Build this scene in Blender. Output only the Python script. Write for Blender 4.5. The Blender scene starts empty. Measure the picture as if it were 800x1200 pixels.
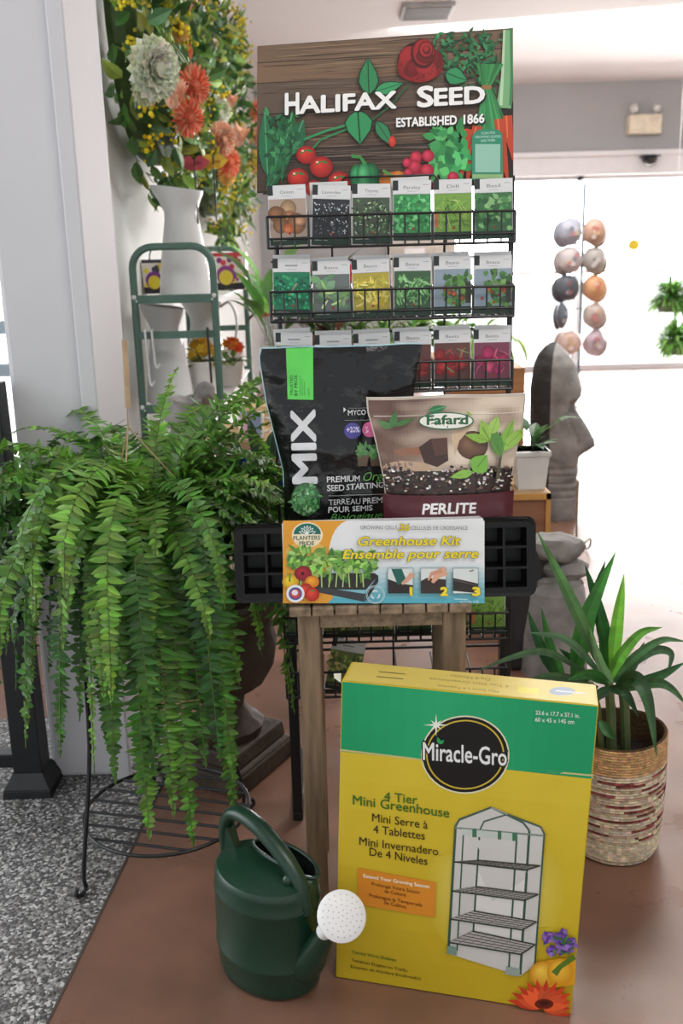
import bpy, math, random
from mathutils import Vector, Matrix, noise
from mathutils.geometry import tessellate_polygon
PI = math.pi
C = bpy.context.scene.collection
R = random.Random(7)

# ------------------------------------------------------------------ camera model (800x1200 frame)
F, H, TH, RO = 1150.0, 1.22, math.atan(300/1150.0), math.radians(1.5)
cT, sT, cR, sR = math.cos(TH), math.sin(TH), math.cos(RO), math.sin(RO)
def ray(px, py):
    a = (px-400)/F; b = -(py-600)/F
    A = a*cR+b*sR; B = -a*sR+b*cR
    return (A, cT+B*sT, -sT+B*cT)
def atz(px, py, z=0.0):
    r = ray(px, py); t = (z-H)/r[2]; return Vector((r[0]*t, r[1]*t, z))
def aty(px, py, Y):
    r = ray(px, py); t = Y/r[1]; return Vector((r[0]*t, Y, H+r[2]*t))
def proj(p):
    z = p[2]-H
    d = p[1]*cT-z*sT; B = (p[1]*sT+z*cT)/d; A = p[0]/d
    return (400+F*(A*cR-B*sR), 600-F*(A*sR+B*cR))

# ------------------------------------------------------------------ colours, materials
def lin(c):
    c = c/255.0
    return c/12.92 if c <= 0.04045 else ((c+0.055)/1.055)**2.4
def L(rgb): return (lin(rgb[0]), lin(rgb[1]), lin(rgb[2]))
def mixc(a, b, t): return tuple(a[i]+(b[i]-a[i])*t for i in range(3))
def vary(rgb, d, r=R):
    k = 1+r.uniform(-d, d)
    return tuple(max(0, min(255, c*k*(1+r.uniform(-d, d)*.4))) for c in rgb)
def mat(name, rgb=None, rough=0.5, metal=0.0, spec=0.5, var=0.12, scale=12, bump=0.0, bscale=60, stretch=(1, 1, 1), attr=False, transl=0.0, coat=0.0, dark=None):
    m = bpy.data.materials.new(name); m.use_nodes = True
    nt = m.node_tree; N = nt.nodes; K = nt.links
    b = N['Principled BSDF']; out = N['Material Output']
    b.inputs['Roughness'].default_value = rough; b.inputs['Metallic'].default_value = metal
    b.inputs['Specular IOR Level'].default_value = spec
    b.inputs['Coat Weight'].default_value = coat; b.inputs['Coat Roughness'].default_value = 0.15
    tc = N.new('ShaderNodeTexCoord'); mp = N.new('ShaderNodeMapping'); mp.inputs['Scale'].default_value = stretch
    K.new(tc.outputs['Object'], mp.inputs['Vector'])
    nz = N.new('ShaderNodeTexNoise'); nz.inputs['Scale'].default_value = scale; nz.inputs['Detail'].default_value = 5
    K.new(mp.outputs['Vector'], nz.inputs['Vector'])
    mx = N.new('ShaderNodeMix'); mx.data_type = 'RGBA'; mx.blend_type = 'MULTIPLY'; mx.inputs['Factor'].default_value = 1.0
    rp = N.new('ShaderNodeValToRGB'); lo = 1-var*1.6; hi = 1+var*0.6
    rp.color_ramp.elements[0].position = .3; rp.color_ramp.elements[0].color = (lo, lo, lo, 1)
    rp.color_ramp.elements[1].position = .7; rp.color_ramp.elements[1].color = (hi, hi, hi, 1)
    if dark: d = L(dark); q = L(rgb); rp.color_ramp.elements[0].color = (d[0]/max(q[0], 1e-3), d[1]/max(q[1], 1e-3), d[2]/max(q[2], 1e-3), 1)
    K.new(nz.outputs['Fac'], rp.inputs['Fac'])
    if attr:
        at = N.new('ShaderNodeVertexColor'); at.layer_name = 'Col'; K.new(at.outputs['Color'], mx.inputs[6])
    else: mx.inputs[6].default_value = (*L(rgb), 1)
    K.new(rp.outputs['Color'], mx.inputs[7]); K.new(mx.outputs[2], b.inputs['Base Color'])
    if bump:
        n2 = N.new('ShaderNodeTexNoise'); n2.inputs['Scale'].default_value = bscale; n2.inputs['Detail'].default_value = 4
        K.new(mp.outputs['Vector'], n2.inputs['Vector'])
        bp = N.new('ShaderNodeBump'); bp.inputs['Strength'].default_value = bump; bp.inputs['Distance'].default_value = 0.01
        K.new(n2.outputs['Fac'], bp.inputs['Height']); K.new(bp.outputs['Normal'], b.inputs['Normal'])
    if transl:
        t = N.new('ShaderNodeBsdfTranslucent'); s = N.new('ShaderNodeMixShader'); s.inputs[0].default_value = transl
        K.new(mx.outputs[2], t.inputs['Color']); K.new(b.outputs[0], s.inputs[1]); K.new(t.outputs[0], s.inputs[2]); K.new(s.outputs[0], out.inputs['Surface'])
    return m
M = {}
M['print'] = mat('printed_card', attr=True, rough=.42, spec=.4, var=.03)
M['gloss_print'] = mat('printed_film', attr=True, rough=.3, spec=.5, var=.05, bump=.05, bscale=40)
M['leaf'] = mat('leaf', attr=True, rough=.42, spec=.45, var=.18, scale=25, transl=.28)
M['petal'] = mat('petal', attr=True, rough=.7, spec=.2, var=.1, transl=.25)
M['paint'] = mat('painted', attr=True, rough=.45, var=.08)
M['wire'] = mat('black_wire', (20, 21, 24), rough=.4, var=.1)
M['iron'] = mat('black_iron', (24, 25, 28), rough=.45, var=.15, bump=.1)
M['wood'] = mat('weathered_wood', (144, 123, 101), rough=.8, spec=.25, var=.3, scale=7, stretch=(9, 9, 1.0), bump=.25, bscale=30, dark=(106, 90, 75))
M['wood_x'] = mat('weathered_slat', (150, 130, 108), rough=.8, spec=.25, var=.3, scale=7, stretch=(9, 1, 9), bump=.25, bscale=30, dark=(108, 92, 77))
M['pine'] = mat('orange_wood', (176, 118, 70), rough=.55, var=.2, scale=6, stretch=(1, 8, 8))
M['greencan'] = mat('green_plastic', (21, 54, 39), rough=.33, spec=.5, var=.06, scale=5, bump=.04, bscale=150)
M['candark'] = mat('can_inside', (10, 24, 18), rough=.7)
M['white'] = mat('white_plastic', (236, 234, 234), rough=.4, var=.03)
M['enamel'] = mat('white_enamel', (206, 206, 206), rough=.35, var=.05, scale=6)
M['greenmetal'] = mat('green_metal', (74, 104, 92), rough=.5, var=.1)
M['blackpl'] = mat('black_tray_plastic', (12, 12, 14), spec=.3, rough=.45, var=.1, bump=.05)
M['clear'] = mat('dome_plastic', (225, 230, 232), rough=.25, var=.03)
M['blackfilm'] = mat('black_film', (12, 12, 14), rough=.2, spec=.5, var=.2, scale=8, bump=.7, bscale=16)
M['soil'] = mat('potting_soil', (38, 28, 22), rough=.95, var=.5, scale=90, bump=.8, bscale=120)
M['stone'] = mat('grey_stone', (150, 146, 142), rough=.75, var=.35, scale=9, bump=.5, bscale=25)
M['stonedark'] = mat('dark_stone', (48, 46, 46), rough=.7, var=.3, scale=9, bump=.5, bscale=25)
M['urn'] = mat('brown_stone', (74, 60, 48), rough=.7, var=.35, scale=12, bump=.4, bscale=40)
M['jute'] = mat('jute', attr=True, rough=.9, spec=.1, var=.16, scale=70, bump=.9, bscale=160)
M['tan'] = mat('tan_cane', (178, 150, 116), rough=.7, var=.2)
M['terracotta'] = mat('terracotta', (176, 98, 66), rough=.8, var=.15)
M['ceramic'] = mat('white_ceramic', (222, 219, 214), rough=.4, var=.05)

# ------------------------------------------------------------------ mesh collector
class MB:
    def __init__(s): s.v = []; s.f = []; s.c = []; s.col = None
    def add(s, vs, fs, col=None):
        o = len(s.v); s.v += [tuple(v) for v in vs]
        c = col if col is not None else s.col
        for i, f in enumerate(fs):
            s.f.append(tuple(o+k for k in f))
            s.c.append(c)
        return s
    def box(s, x0, x1, y0, y1, z0, z1, col=None):
        v = [(x, y, z) for z in (z0, z1) for y in (y0, y1) for x in (x0, x1)]
        return s.add(v, [(0, 2, 3, 1), (4, 5, 7, 6), (0, 1, 5, 4), (2, 6, 7, 3), (0, 4, 6, 2), (1, 3, 7, 5)], col)
    def hexa(s, v, col=None):   # 8 corners ordered like box
        return s.add(v, [(0, 2, 3, 1), (4, 5, 7, 6), (0, 1, 5, 4), (2, 6, 7, 3), (0, 4, 6, 2), (1, 3, 7, 5)], col)
    def tube(s, pts, r, n=8, closed=False, col=None, flat=1.0, up=None):
        pts = [Vector(p) for p in pts]; k = len(pts); vs = []; fs = []
        rr = r if isinstance(r, (list, tuple)) else [r]*k
        nrm = None
        for i, p in enumerate(pts):
            if closed: t = pts[(i+1) % k]-pts[i-1]
            else: t = pts[min(i+1, k-1)]-pts[max(i-1, 0)]
            t.normalize()
            if nrm is None:
                a = Vector(up) if up else (Vector((0, 0, 1)) if abs(t.z) < .9 else Vector((1, 0, 0)))
                nrm = (a-t*a.dot(t)).normalized()
            else:
                nrm = nrm-t*nrm.dot(t)
                nrm = nrm.normalized() if nrm.length > 1e-6 else t.orthogonal().normalized()
            b = t.cross(nrm)
            for j in range(n):
                q = 2*PI*(j+.5)/n
                vs.append(p+nrm*math.cos(q)*rr[i]+b*math.sin(q)*rr[i]*flat)
        for i in range(k if closed else k-1):
            for j in range(n):
                a = i*n+j; b2 = i*n+(j+1) % n; i2 = (i+1) % k
                fs.append((a, b2, i2*n+(j+1) % n, i2*n+j))
        if not closed:
            fs.append(tuple(reversed(range(n)))); fs.append(tuple((k-1)*n+j for j in range(n)))
        return s.add(vs, fs, col)
    def lathe(s, prof, c=(0, 0, 0), n=24, sx=1, sy=1, rot=0, col=None, wob=None, cap=True):
        vs = []; fs = []
        for i, (r, z) in enumerate(prof):
            for j in range(n):
                q = 2*PI*j/n; k = wob(q, z) if wob else 1
                x = r*k*math.cos(q)*sx; y = r*k*math.sin(q)*sy
                vs.append((c[0]+x*math.cos(rot)-y*math.sin(rot), c[1]+x*math.sin(rot)+y*math.cos(rot), c[2]+z))
        m = len(prof)
        for i in range(m-1):
            for j in range(n): fs.append((i*n+j, i*n+(j+1) % n, (i+1)*n+(j+1) % n, (i+1)*n+j))
        if cap:
            if prof[0][0] > 1e-6: fs.append(tuple(reversed(range(n))))
            if prof[-1][0] > 1e-6: fs.append(tuple((m-1)*n+j for j in range(n)))
        if callable(col):
            cs = [col(i, j) for i in range(m-1) for j in range(n)]; o = len(s.c)
            s.add(vs, fs); 
            for i, cc in enumerate(cs): s.c[o+i] = cc
            for i in range(o+len(cs), len(s.c)): s.c[i] = cs[-1]
            return s
        return s.add(vs, fs, col)
    def ball(s, c, rx, ry=None, rz=None, nu=12, nv=8, col=None, bump=0, seed=0):
        ry = ry or rx; rz = rz or rx; vs = []; fs = []
        for i in range(nv+1):
            t = PI*i/nv
            for j in range(nu):
                q = 2*PI*j/nu; d = Vector((math.sin(t)*math.cos(q), math.sin(t)*math.sin(q), math.cos(t)))
                k = 1+(bump*noise.noise(d*1.7+Vector((seed, seed*.7, 3))) if bump else 0)
                vs.append((c[0]+rx*d.x*k, c[1]+ry*d.y*k, c[2]+rz*d.z*k))
        for i in range(nv):
            for j in range(nu): fs.append((i*nu+j, (i+1)*nu+j, (i+1)*nu+(j+1) % nu, i*nu+(j+1) % nu))
        return s.add(vs, fs, col)
    def grid(s, fn, nu, nv, col=None):
        vs = [fn(i/nu, j/nv) for j in range(nv+1) for i in range(nu+1)]; w = nu+1; fs = []; cs = []
        for j in range(nv):
            for i in range(nu):
                fs.append((j*w+i, j*w+i+1, (j+1)*w+i+1, (j+1)*w+i)); cs.append(col((i+.5)/nu, (j+.5)/nv) if callable(col) else col)
        o = len(s.c); s.add(vs, fs)
        for i, cc in enumerate(cs): s.c[o+i] = cc if cc is not None else s.col
        return s
    def leaf(s, base, d, up, ln, w, col, droop=.3, fold=.25, n=4, tipcol=None, pw=.8, obl=False):
        """pointed leaf along d, bending away from up, folded along its midrib"""
        d = Vector(d).normalized(); up = Vector(up); up = (up-d*up.dot(d))
        up = up.normalized() if up.length > 1e-5 else d.orthogonal().normalized()
        sd = d.cross(up); base = Vector(base); vs = []; fs = []; cs = []
        for i in range(n+1):
            t = i/n; ww = w*.5*(min(1, .55+t*3)*max(0, 1-t**2.0)**.75 if obl else math.sin(PI*min(1, t**pw*.97+.03)))
            p = base+d*(ln*t*(1-.25*droop*t*t))-up*(ln*droop*t*t)
            vs += [p+sd*ww+up*ww*fold, p, p-sd*ww+up*ww*fold]
            if i < n:
                a = i*3
                fs += [(a, a+1, a+4, a+3), (a+1, a+2, a+5, a+4)]
                c = mixc(col, tipcol, t) if tipcol else col
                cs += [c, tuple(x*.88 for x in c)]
        o = len(s.c); s.add(vs, fs)
        for i, cc in enumerate(cs): s.c[o+i] = cc
        return s
    def build(s, name, material, parent=None, smooth=True, bevel=0, sharp=.7, solid=0, loc=None, xf=None):
        if xf: s.v = [tuple(xf(Vector(v))) for v in s.v]
        off = Vector((0, 0, 0)); p = parent
        while p is not None: off += p.location; p = p.parent
        if loc is not None: off = Vector(loc)
        me = bpy.data.meshes.new(name)
        me.from_pydata([(v[0]-off.x, v[1]-off.y, v[2]-off.z) for v in s.v], [], s.f)
        me.update()
        if any(c is not None for c in s.c):
            ca = me.color_attributes.new('Col', 'FLOAT_COLOR', 'CORNER'); buf = []
            for f, c in zip(s.f, s.c):
                if c is None: c = (200, 200, 200)
                if isinstance(c[0], (tuple, list)):
                    for q in c: buf += [*L(q), 1.0]
                else:
                    q = (*L(c), 1.0)
                    for _ in f: buf += q
            ca.data.foreach_set('color', buf)
        if smooth:
            me.polygons.foreach_set('use_smooth', [True]*len(me.polygons)); me.set_sharp_from_angle(angle=sharp)
        me.materials.append(material)
        o = bpy.data.objects.new(name, me); C.objects.link(o)
        if parent is not None: o.parent = parent
        elif loc is not None: o.location = loc
        if bevel:
            b = o.modifiers.new('edge', 'BEVEL'); b.width = bevel; b.segments = 2; b.limit_method = 'ANGLE'
        if solid:
            b = o.modifiers.new('thick', 'SOLIDIFY'); b.thickness = solid
        return o
def tag(o, label, cat, group=None, kind=None):
    o['label'] = label; o['category'] = cat
    if group: o['group'] = group
    if kind: o['kind'] = kind
    return o
def thing(name, label, cat, loc=(0, 0, 0), group=None):
    o = bpy.data.objects.new(name, None); C.objects.link(o); o.location = loc; o.empty_display_size = .05
    return tag(o, label, cat, group)
def spline(pts, n=8):
    pts = [Vector(p) for p in pts]; out = []
    P = [pts[0]*2-pts[1]]+pts+[pts[-1]*2-pts[-2]]
    for i in range(1, len(P)-2):
        for k in range(n):
            t = k/n; a, b, c, d = P[i-1], P[i], P[i+1], P[i+2]
            out.append(.5*((2*b)+(c-a)*t+(2*a-5*b+4*c-d)*t*t+(3*b-a-3*c+d)*t**3))
    out.append(pts[-1]); return out

# ------------------------------------------------------------------ flat printing on surfaces
_tx = {}
def textmesh(body, bold):
    if bold:
        v0, f0 = textmesh(body, 0.0); vs, fs = [], []
        for k in range(9):
            o = len(vs); dx, dy = (0, 0) if k == 8 else (bold*math.cos(k*PI/4), bold*math.sin(k*PI/4))
            vs += [(a+dx, b+dy) for a, b in v0]; fs += [tuple(o+i for i in f) for f in f0]
        return vs, fs
    k = (body, bold)
    if k in _tx: return _tx[k]
    cu = bpy.data.curves.new('lettering', 'FONT'); cu.body = body; cu.size = 1; cu.resolution_u = 3; cu.dimensions = '2D'; cu.fill_mode = 'FRONT'
    ob = bpy.data.objects.new('lettering', cu); me = bpy.data.meshes.new_from_object(ob)
    vs = [(v.co.x, v.co.y) for v in me.vertices]; fs = [tuple(p.vertices) for p in me.polygons]
    bpy.data.objects.remove(ob); bpy.data.curves.remove(cu); bpy.data.meshes.remove(me)
    _tx[k] = (vs, fs); return _tx[k]
class Surf:
    def __init__(s, S, u=.5, v=.5): s.S = S; s.last = (u, v)
    def inv(s, px, py):
        u, v = s.last
        for _ in range(12):
            a = proj(s.S(u, v)); ex, ey = px-a[0], py-a[1]
            if abs(ex)+abs(ey) < .02: break
            e = 1e-3; b = proj(s.S(u+e, v)); c = proj(s.S(u, v+e))
            j = [(b[0]-a[0])/e, (c[0]-a[0])/e, (b[1]-a[1])/e, (c[1]-a[1])/e]
            D = j[0]*j[3]-j[1]*j[2]
            if abs(D) < 1e-9: break
            u += max(-.3, min(.3, (ex*j[3]-ey*j[1])/D)); v += max(-.3, min(.3, (ey*j[0]-ex*j[2])/D))
        s.last = (u, v); return u, v
    def __call__(s, px, py):
        u, v = s.inv(px, py); e = 1e-3; p = s.S(u, v)
        n = (s.S(u+e, v)-p).cross(s.S(u, v+e)-p).normalized()
        return p, n
def quad(bl, br, tr, tl):
    bl, br, tr, tl = map(Vector, (bl, br, tr, tl))
    return Surf(lambda u, v: (bl*(1-u)+br*u)*(1-v)+(tl*(1-u)+tr*u)*v)
class Print(MB):
    def __init__(s, m, lift=.0006, step=.00002):
        super().__init__(); s.m = m; s.h = lift; s.step = step; s.T = (0, 0, 1); s.maxe = None
    def crop(s, x, y, k): s.T = (x, y, k); return s
    def pt(s, x, y):
        p, n = s.m(s.T[0]+x*s.T[2], s.T[1]+y*s.T[2]); return p+n*s.h
    def poly(s, pts, col, cols=None):
        s.h += s.step
        pts = [tuple(p) for p in pts]
        tri = [tuple(t) for t in tessellate_polygon([[Vector((p[0], p[1], 0)) for p in pts]])]
        pts, tri, cols = s.split(pts, tri, cols)
        v = [s.pt(*p) for p in pts]
        fs = []
        for t in tri:
            a, b, c = (Vector((pts[i][0], pts[i][1])) for i in t)
            ar = (b-a).x*(c-a).y-(b-a).y*(c-a).x
            fs.append(t if ar < 0 else (t[0], t[2], t[1]))
        if cols:
            o = len(s.c); s.add(v, fs)
            for i, f in enumerate(fs): s.c[o+i] = [cols[k] for k in f]
        else: s.add(v, fs, col)
        return s
    def split(s, pts, tri, cols=None):
        if not s.maxe: return pts, tri, cols
        pts = list(pts); cols = list(cols) if cols else None; mid = {}; out = []; todo = list(tri)
        while todo:
            t = todo.pop(); es = [(math.dist(pts[t[i]], pts[t[(i+1) % 3]]), i) for i in range(3)]; e, i = max(es)
            if e <= s.maxe: out.append(t); continue
            a, b, c = t[i], t[(i+1) % 3], t[(i+2) % 3]; k = (min(a, b), max(a, b))
            if k not in mid:
                mid[k] = len(pts); pts.append(((pts[a][0]+pts[b][0])/2, (pts[a][1]+pts[b][1])/2))
                if cols: cols.append(mixc(cols[a], cols[b], .5))
            m_ = mid[k]; todo += [(a, m_, c), (m_, b, c)]
        return pts, out, cols
    def rect(s, x0, y0, x1, y1, col): return s.poly([(x0, y0), (x1, y0), (x1, y1), (x0, y1)], col)
    def fine(s, pts4, nu, nv, col):
        """four corners TL TR BR BL, subdivided; col(u,v) with v down"""
        s.h += s.step; a, b, c, d = (Vector(p) for p in pts4)
        g = lambda i, j: s.pt(*((a*(1-i)+b*i)*(1-j)+(d*(1-i)+c*i)*j))
        s.grid(lambda i, j: g(i, 1-j), nu, nv, (lambda u, v: col(u, 1-v)) if callable(col) else col); return s
    def ell(s, cx, cy, rx, ry=None, col=(0, 0, 0), mid=None, rot=0, n=22, off=(-.25, -.3), a0=0, a1=2*PI):
        s.h += s.step; ry = ry or rx; co, si = math.cos(rot), math.sin(rot)
        full = a1-a0 > 6.28
        v = [(cx+rx*off[0]*(mid is not None), cy+ry*off[1]*(mid is not None))]
        for i in range(n if full else n+1):
            q = a0+(a1-a0)*i/n; x, y = rx*math.cos(q), ry*math.sin(q); v.append((cx+x*co-y*si, cy+x*si+y*co))
        k = len(v)-1; fs = [(0, 1+(i+1) % k, 1+i) for i in range(k if full else k-1)]
        cc = [mid or col]+[col]*k; v, fs, cc = s.split(v, fs, cc)
        o = len(s.c); s.add([s.pt(*p) for p in v], fs)
        for i, f in enumerate(fs): s.c[o+i] = [cc[j] for j in f]
        return s
    def ring(s, cx, cy, rx, ry, w, col, n=28, a0=0, a1=2*PI):
        s.h += s.step; v = []
        for i in range(n+1):
            q = a0+(a1-a0)*i/n
            v += [s.pt(cx+(rx-w)*math.cos(q), cy+(ry-w)*math.sin(q)), s.pt(cx+rx*math.cos(q), cy+ry*math.sin(q))]
        return s.add(v, [(2*i, 2*i+2, 2*i+3, 2*i+1) for i in range(n)], col)
    def line(s, pts, w, col):
        s.h += s.step; v = []
        if s.maxe and not isinstance(w, (list, tuple)):
            q_ = [pts[0]]
            for a, b in zip(pts, pts[1:]):
                n = max(1, int(math.dist(a, b)/s.maxe)); q_ += [(a[0]+(b[0]-a[0])*j/n, a[1]+(b[1]-a[1])*j/n) for j in range(1, n+1)]
            pts = q_
        k = len(pts)
        for i, p in enumerate(pts):
            a = Vector(pts[max(0, i-1)]); b = Vector(pts[min(k-1, i+1)]); t = (b-a).normalized(); n = Vector((-t.y, t.x))
            ww = w[i] if isinstance(w, (list, tuple)) else w
            v += [s.pt(p[0]+n.x*ww/2, p[1]+n.y*ww/2), s.pt(p[0]-n.x*ww/2, p[1]-n.y*ww/2)]
        return s.add(v, [(2*i, 2*i+2, 2*i+3, 2*i+1) for i in range(k-1)], col)
    def leafp(s, x, y, ang, ln, w, col, vein=None):
        d = Vector((math.cos(ang), math.sin(ang))); n = Vector((-d.y, d.x)); p = []
        prof = [(0, 0), (.15, .32), (.35, .5), (.6, .42), (.82, .2), (1, 0)]
        for t, q in prof: p.append((x+d.x*ln*t+n.x*w*q, y+d.y*ln*t+n.y*w*q))
        for t, q in reversed(prof[1:-1]): p.append((x+d.x*ln*t-n.x*w*q, y+d.y*ln*t-n.y*w*q))
        s.poly(p, col)
        if vein: s.line([(x, y), (x+d.x*ln*.95, y+d.y*ln*.95)], max(w*.06, .6), vein)
        return s
    def scatter(s, n, x0, y0, x1, y1, ln, w, cols, ang=None, seed=1, inside=None):
        r = random.Random(seed)
        for _ in range(n):
            x, y = r.uniform(x0, x1), r.uniform(y0, y1)
            if inside and not inside(x, y): continue
            a = r.uniform(0, 2*PI) if ang is None else ang+r.uniform(-.5, .5)
            s.leafp(x, y, a, ln*r.uniform(.6, 1.2), w*r.uniform(.6, 1.2), vary(r.choice(cols), .12, r))
        return s
    def text(s, body, p0, p1, h, col, bold=.0, up=(0, -1), shear=0, edge=None, ew=.05):
        if edge: s.text(body, p0, p1, h, edge, bold+ew, up, shear)
        s.h += s.step
        vs, fs = textmesh(body, bold)
        v0, _ = textmesh(body, 0.0); hh = max(v[1] for v in textmesh('H', 0.0)[0])
        x0 = min(v[0] for v in v0); x1 = max(v[0] for v in v0); w = x1-x0
        dx, dy = (p1[0]-p0[0])/w, (p1[1]-p0[1])/w
        ux, uy = up[0]*h/hh+shear*dx*1.0, up[1]*h/hh+shear*dy
        n0 = len(v0); m0 = len(fs)//(len(vs)//n0)
        for k in range(len(vs)//n0):
            if k: s.h += .000008
            q_ = [(p0[0]+(v[0]-x0)*dx+v[1]*ux, p0[1]+(v[0]-x0)*dy+v[1]*uy) for v in vs[k*n0:(k+1)*n0]]
            q_, ff, _ = s.split(q_, [tuple(i-k*n0 for i in f) for f in fs[k*m0:(k+1)*m0]])
            s.add([s.pt(*p) for p in q_], ff, col)
        return s

# ================================================================== SETTING
def struct(name, mb, m, label, cat, **k):
    return tag(mb.build(name, m, smooth=False, **k), label, cat, kind='structure')
def floor_mat():
    m = mat('brown_concrete', (134, 97, 79), rough=.36, spec=.5, var=.22, scale=3.2, dark=(102, 75, 62))
    nt = m.node_tree; N = nt.nodes; K = nt.links; b = N['Principled BSDF']
    tc = [n for n in N if n.type == 'TEX_COORD'][0]
    nz = N.new('ShaderNodeTexNoise'); nz.inputs['Scale'].default_value = 7; nz.inputs['Detail'].default_value = 8
    K.new(tc.outputs['Object'], nz.inputs['Vector'])
    mr = N.new('ShaderNodeMapRange'); mr.inputs[1].default_value = .3; mr.inputs[2].default_value = .7; mr.inputs[3].default_value = .24; mr.inputs[4].default_value = .42
    K.new(nz.outputs['Fac'], mr.inputs[0]); K.new(mr.outputs[0], b.inputs['Roughness'])
    bp = N.new('ShaderNodeBump'); bp.inputs['Strength'].default_value = .06; K.new(nz.outputs['Fac'], bp.inputs['Height']); K.new(bp.outputs[0], b.inputs['Normal'])
    return m
def pebble_mat():
    m = bpy.data.materials.new('pebble_aggregate'); m.use_nodes = True; N = m.node_tree.nodes; K = m.node_tree.links; b = N['Principled BSDF']
    tc = N.new('ShaderNodeTexCoord'); vo = N.new('ShaderNodeTexVoronoi'); vo.inputs['Scale'].default_value = 175
    K.new(tc.outputs['Object'], vo.inputs['Vector'])
    rp = N.new('ShaderNodeValToRGB'); cr = rp.color_ramp; cr.interpolation = 'CONSTANT'
    cr.elements[0].color = (*L((62, 60, 60)), 1); cr.elements[1].position = .3; cr.elements[1].color = (*L((112, 109, 107)), 1)
    for p, c in ((.5, (142, 140, 138)), (.68, (84, 81, 80)), (.84, (184, 182, 180))):
        e = cr.elements.new(p); e.color = (*L(c), 1)
    sp = N.new('ShaderNodeSeparateColor'); K.new(vo.outputs['Color'], sp.inputs[0]); K.new(sp.outputs[0], rp.inputs[0])
    K.new(rp.outputs[0], b.inputs['Base Color']); b.inputs['Roughness'].default_value = .5
    bp = N.new('ShaderNodeBump'); bp.inputs['Strength'].default_value = .4; bp.inputs['Distance'].default_value = .004; bp.invert = True
    K.new(vo.outputs['Distance'], bp.inputs['Height']); K.new(bp.outputs[0], b.inputs['Normal'])
    return m
e0 = Vector((-.509, 1.383)); e1 = Vector((-.448, 2.121)); ed = (e1-e0)/(e1.y-e0.y)
xb = lambda y: e0.x+ed.x*(y-e0.y)
YB, YF = -1.0, 10.4
fl = MB().add([(xb(YB), YB, 0), (5, YB, 0), (5, YF, 0), (-2.2, YF, 0), (-2.2, 2.5, 0), (xb(2.5), 2.5, 0)], [(0, 1, 2, 3, 4, 5)])
struct('floor', fl, floor_mat(), 'polished reddish brown concrete shop floor', 'floor')
pb = MB().add([(-4, YB, 0), (xb(YB), YB, 0), (xb(2.5), 2.5, 0), (-2.2, 2.5, 0), (-4, 2.5, 0)], [(0, 1, 2, 3, 4)])
struct('floor', pb, pebble_mat(), 'grey speckled pebble floor strip beside the brown concrete', 'floor')
jt = MB().box(-.002, .002, 0, 1, 0, .0008)
jt = MB().hexa([(xb(y)+dx, y, z) for z in (-.002, .001) for y in (YB, 2.5) for dx in (-.002, .003)])
struct('trim_1', jt, mat('joint_strip', (70, 58, 50), rough=.7), 'dark joint between pebble floor and brown concrete', 'floor joint')
wallm = mat('white_wall_paint', (208, 208, 206), rough=.85, spec=.2, var=.03, scale=2)
ceilm = mat('ceiling_paint', (226, 224, 224), rough=.9, spec=.1, var=.02, scale=1)
greym = mat('grey_wall_paint', (172, 171, 172), rough=.85, spec=.2, var=.03, scale=2)
struct('ceiling', MB().box(-4, 5, YB, 10.6, 2.8, 2.9), ceilm, 'plain white ceiling', 'ceiling')
WX = -.75
struct('wall_left', MB().box(WX-.12, WX, 3.3, 10.4, 0, 2.8), wallm, 'off-white wall carrying the floral wreaths', 'wall')
# white square column in front of the wall's end
col_l, col_r = aty(26, 530, 2.17).x-.012, aty(119, 530, 2.17).x
cm = mat('column_paint', (198, 196, 200), rough=.7, spec=.25, var=.02, scale=1.5)
struct('trim_2', MB().box(col_l, col_r, 2.17, 2.5, 0, 2.8), cm, 'white square column standing behind the fern', 'column', bevel=.012)
struct('trim_3', MB().box(col_r-.03, col_r+.006, 2.150, 2.17, 0.0, 2.8), cm, 'narrow moulding along the white column edge', 'moulding', bevel=.004)
# window beyond the column
WY = 3.3
struct('wall_window', MB().box(-4, -2.0, WY, WY+.1, 0, 2.8).box(-2.0, WX-.12, WY, WY+.1, 0, .35).box(-2.0, WX-.12, WY, WY+.1, 2.4, 2.8), wallm, 'white wall around the side window', 'wall')
w1 = thing('window_1', 'side window with pale frame seen beside the white column', 'window', (-1.4, WY, .35)); w1['kind'] = 'structure'
wf = MB()
for z in (.35, .86, 1.0, 2.36): wf.box(-2.0, WX-.12, WY-.02, WY+.05, z, z+.04)
for x in (-2.0, -1.42, WX-.16): wf.box(x, x+.04, WY-.02, WY+.05, .35, 2.4)
wf.build('window_frame', mat('window_frame', (168, 182, 192), rough=.5), w1, smooth=False)
glassm = bpy.data.materials.new('clear_glass'); glassm.use_nodes = True
gb = glassm.node_tree.nodes; gl = glassm.node_tree.links
tr = gb.new('ShaderNodeBsdfTransparent'); gs = gb.new('ShaderNodeBsdfGlossy'); gs.inputs['Roughness'].default_value = .03; mxs = gb.new('ShaderNodeMixShader'); lw = gb.new('ShaderNodeFresnel'); lw.inputs[0].default_value = 1.3
gl.new(lw.outputs[0], mxs.inputs[0]); gl.new(tr.outputs[0], mxs.inputs[1]); gl.new(gs.outputs[0], mxs.inputs[2]); gl.new(mxs.outputs[0], gb['Material Output'].inputs['Surface'])
MB().box(-1.96, WX-.16, WY+.01, WY+.016, .39, 2.36).build('window_pane', glassm, w1, smooth=False)
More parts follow.
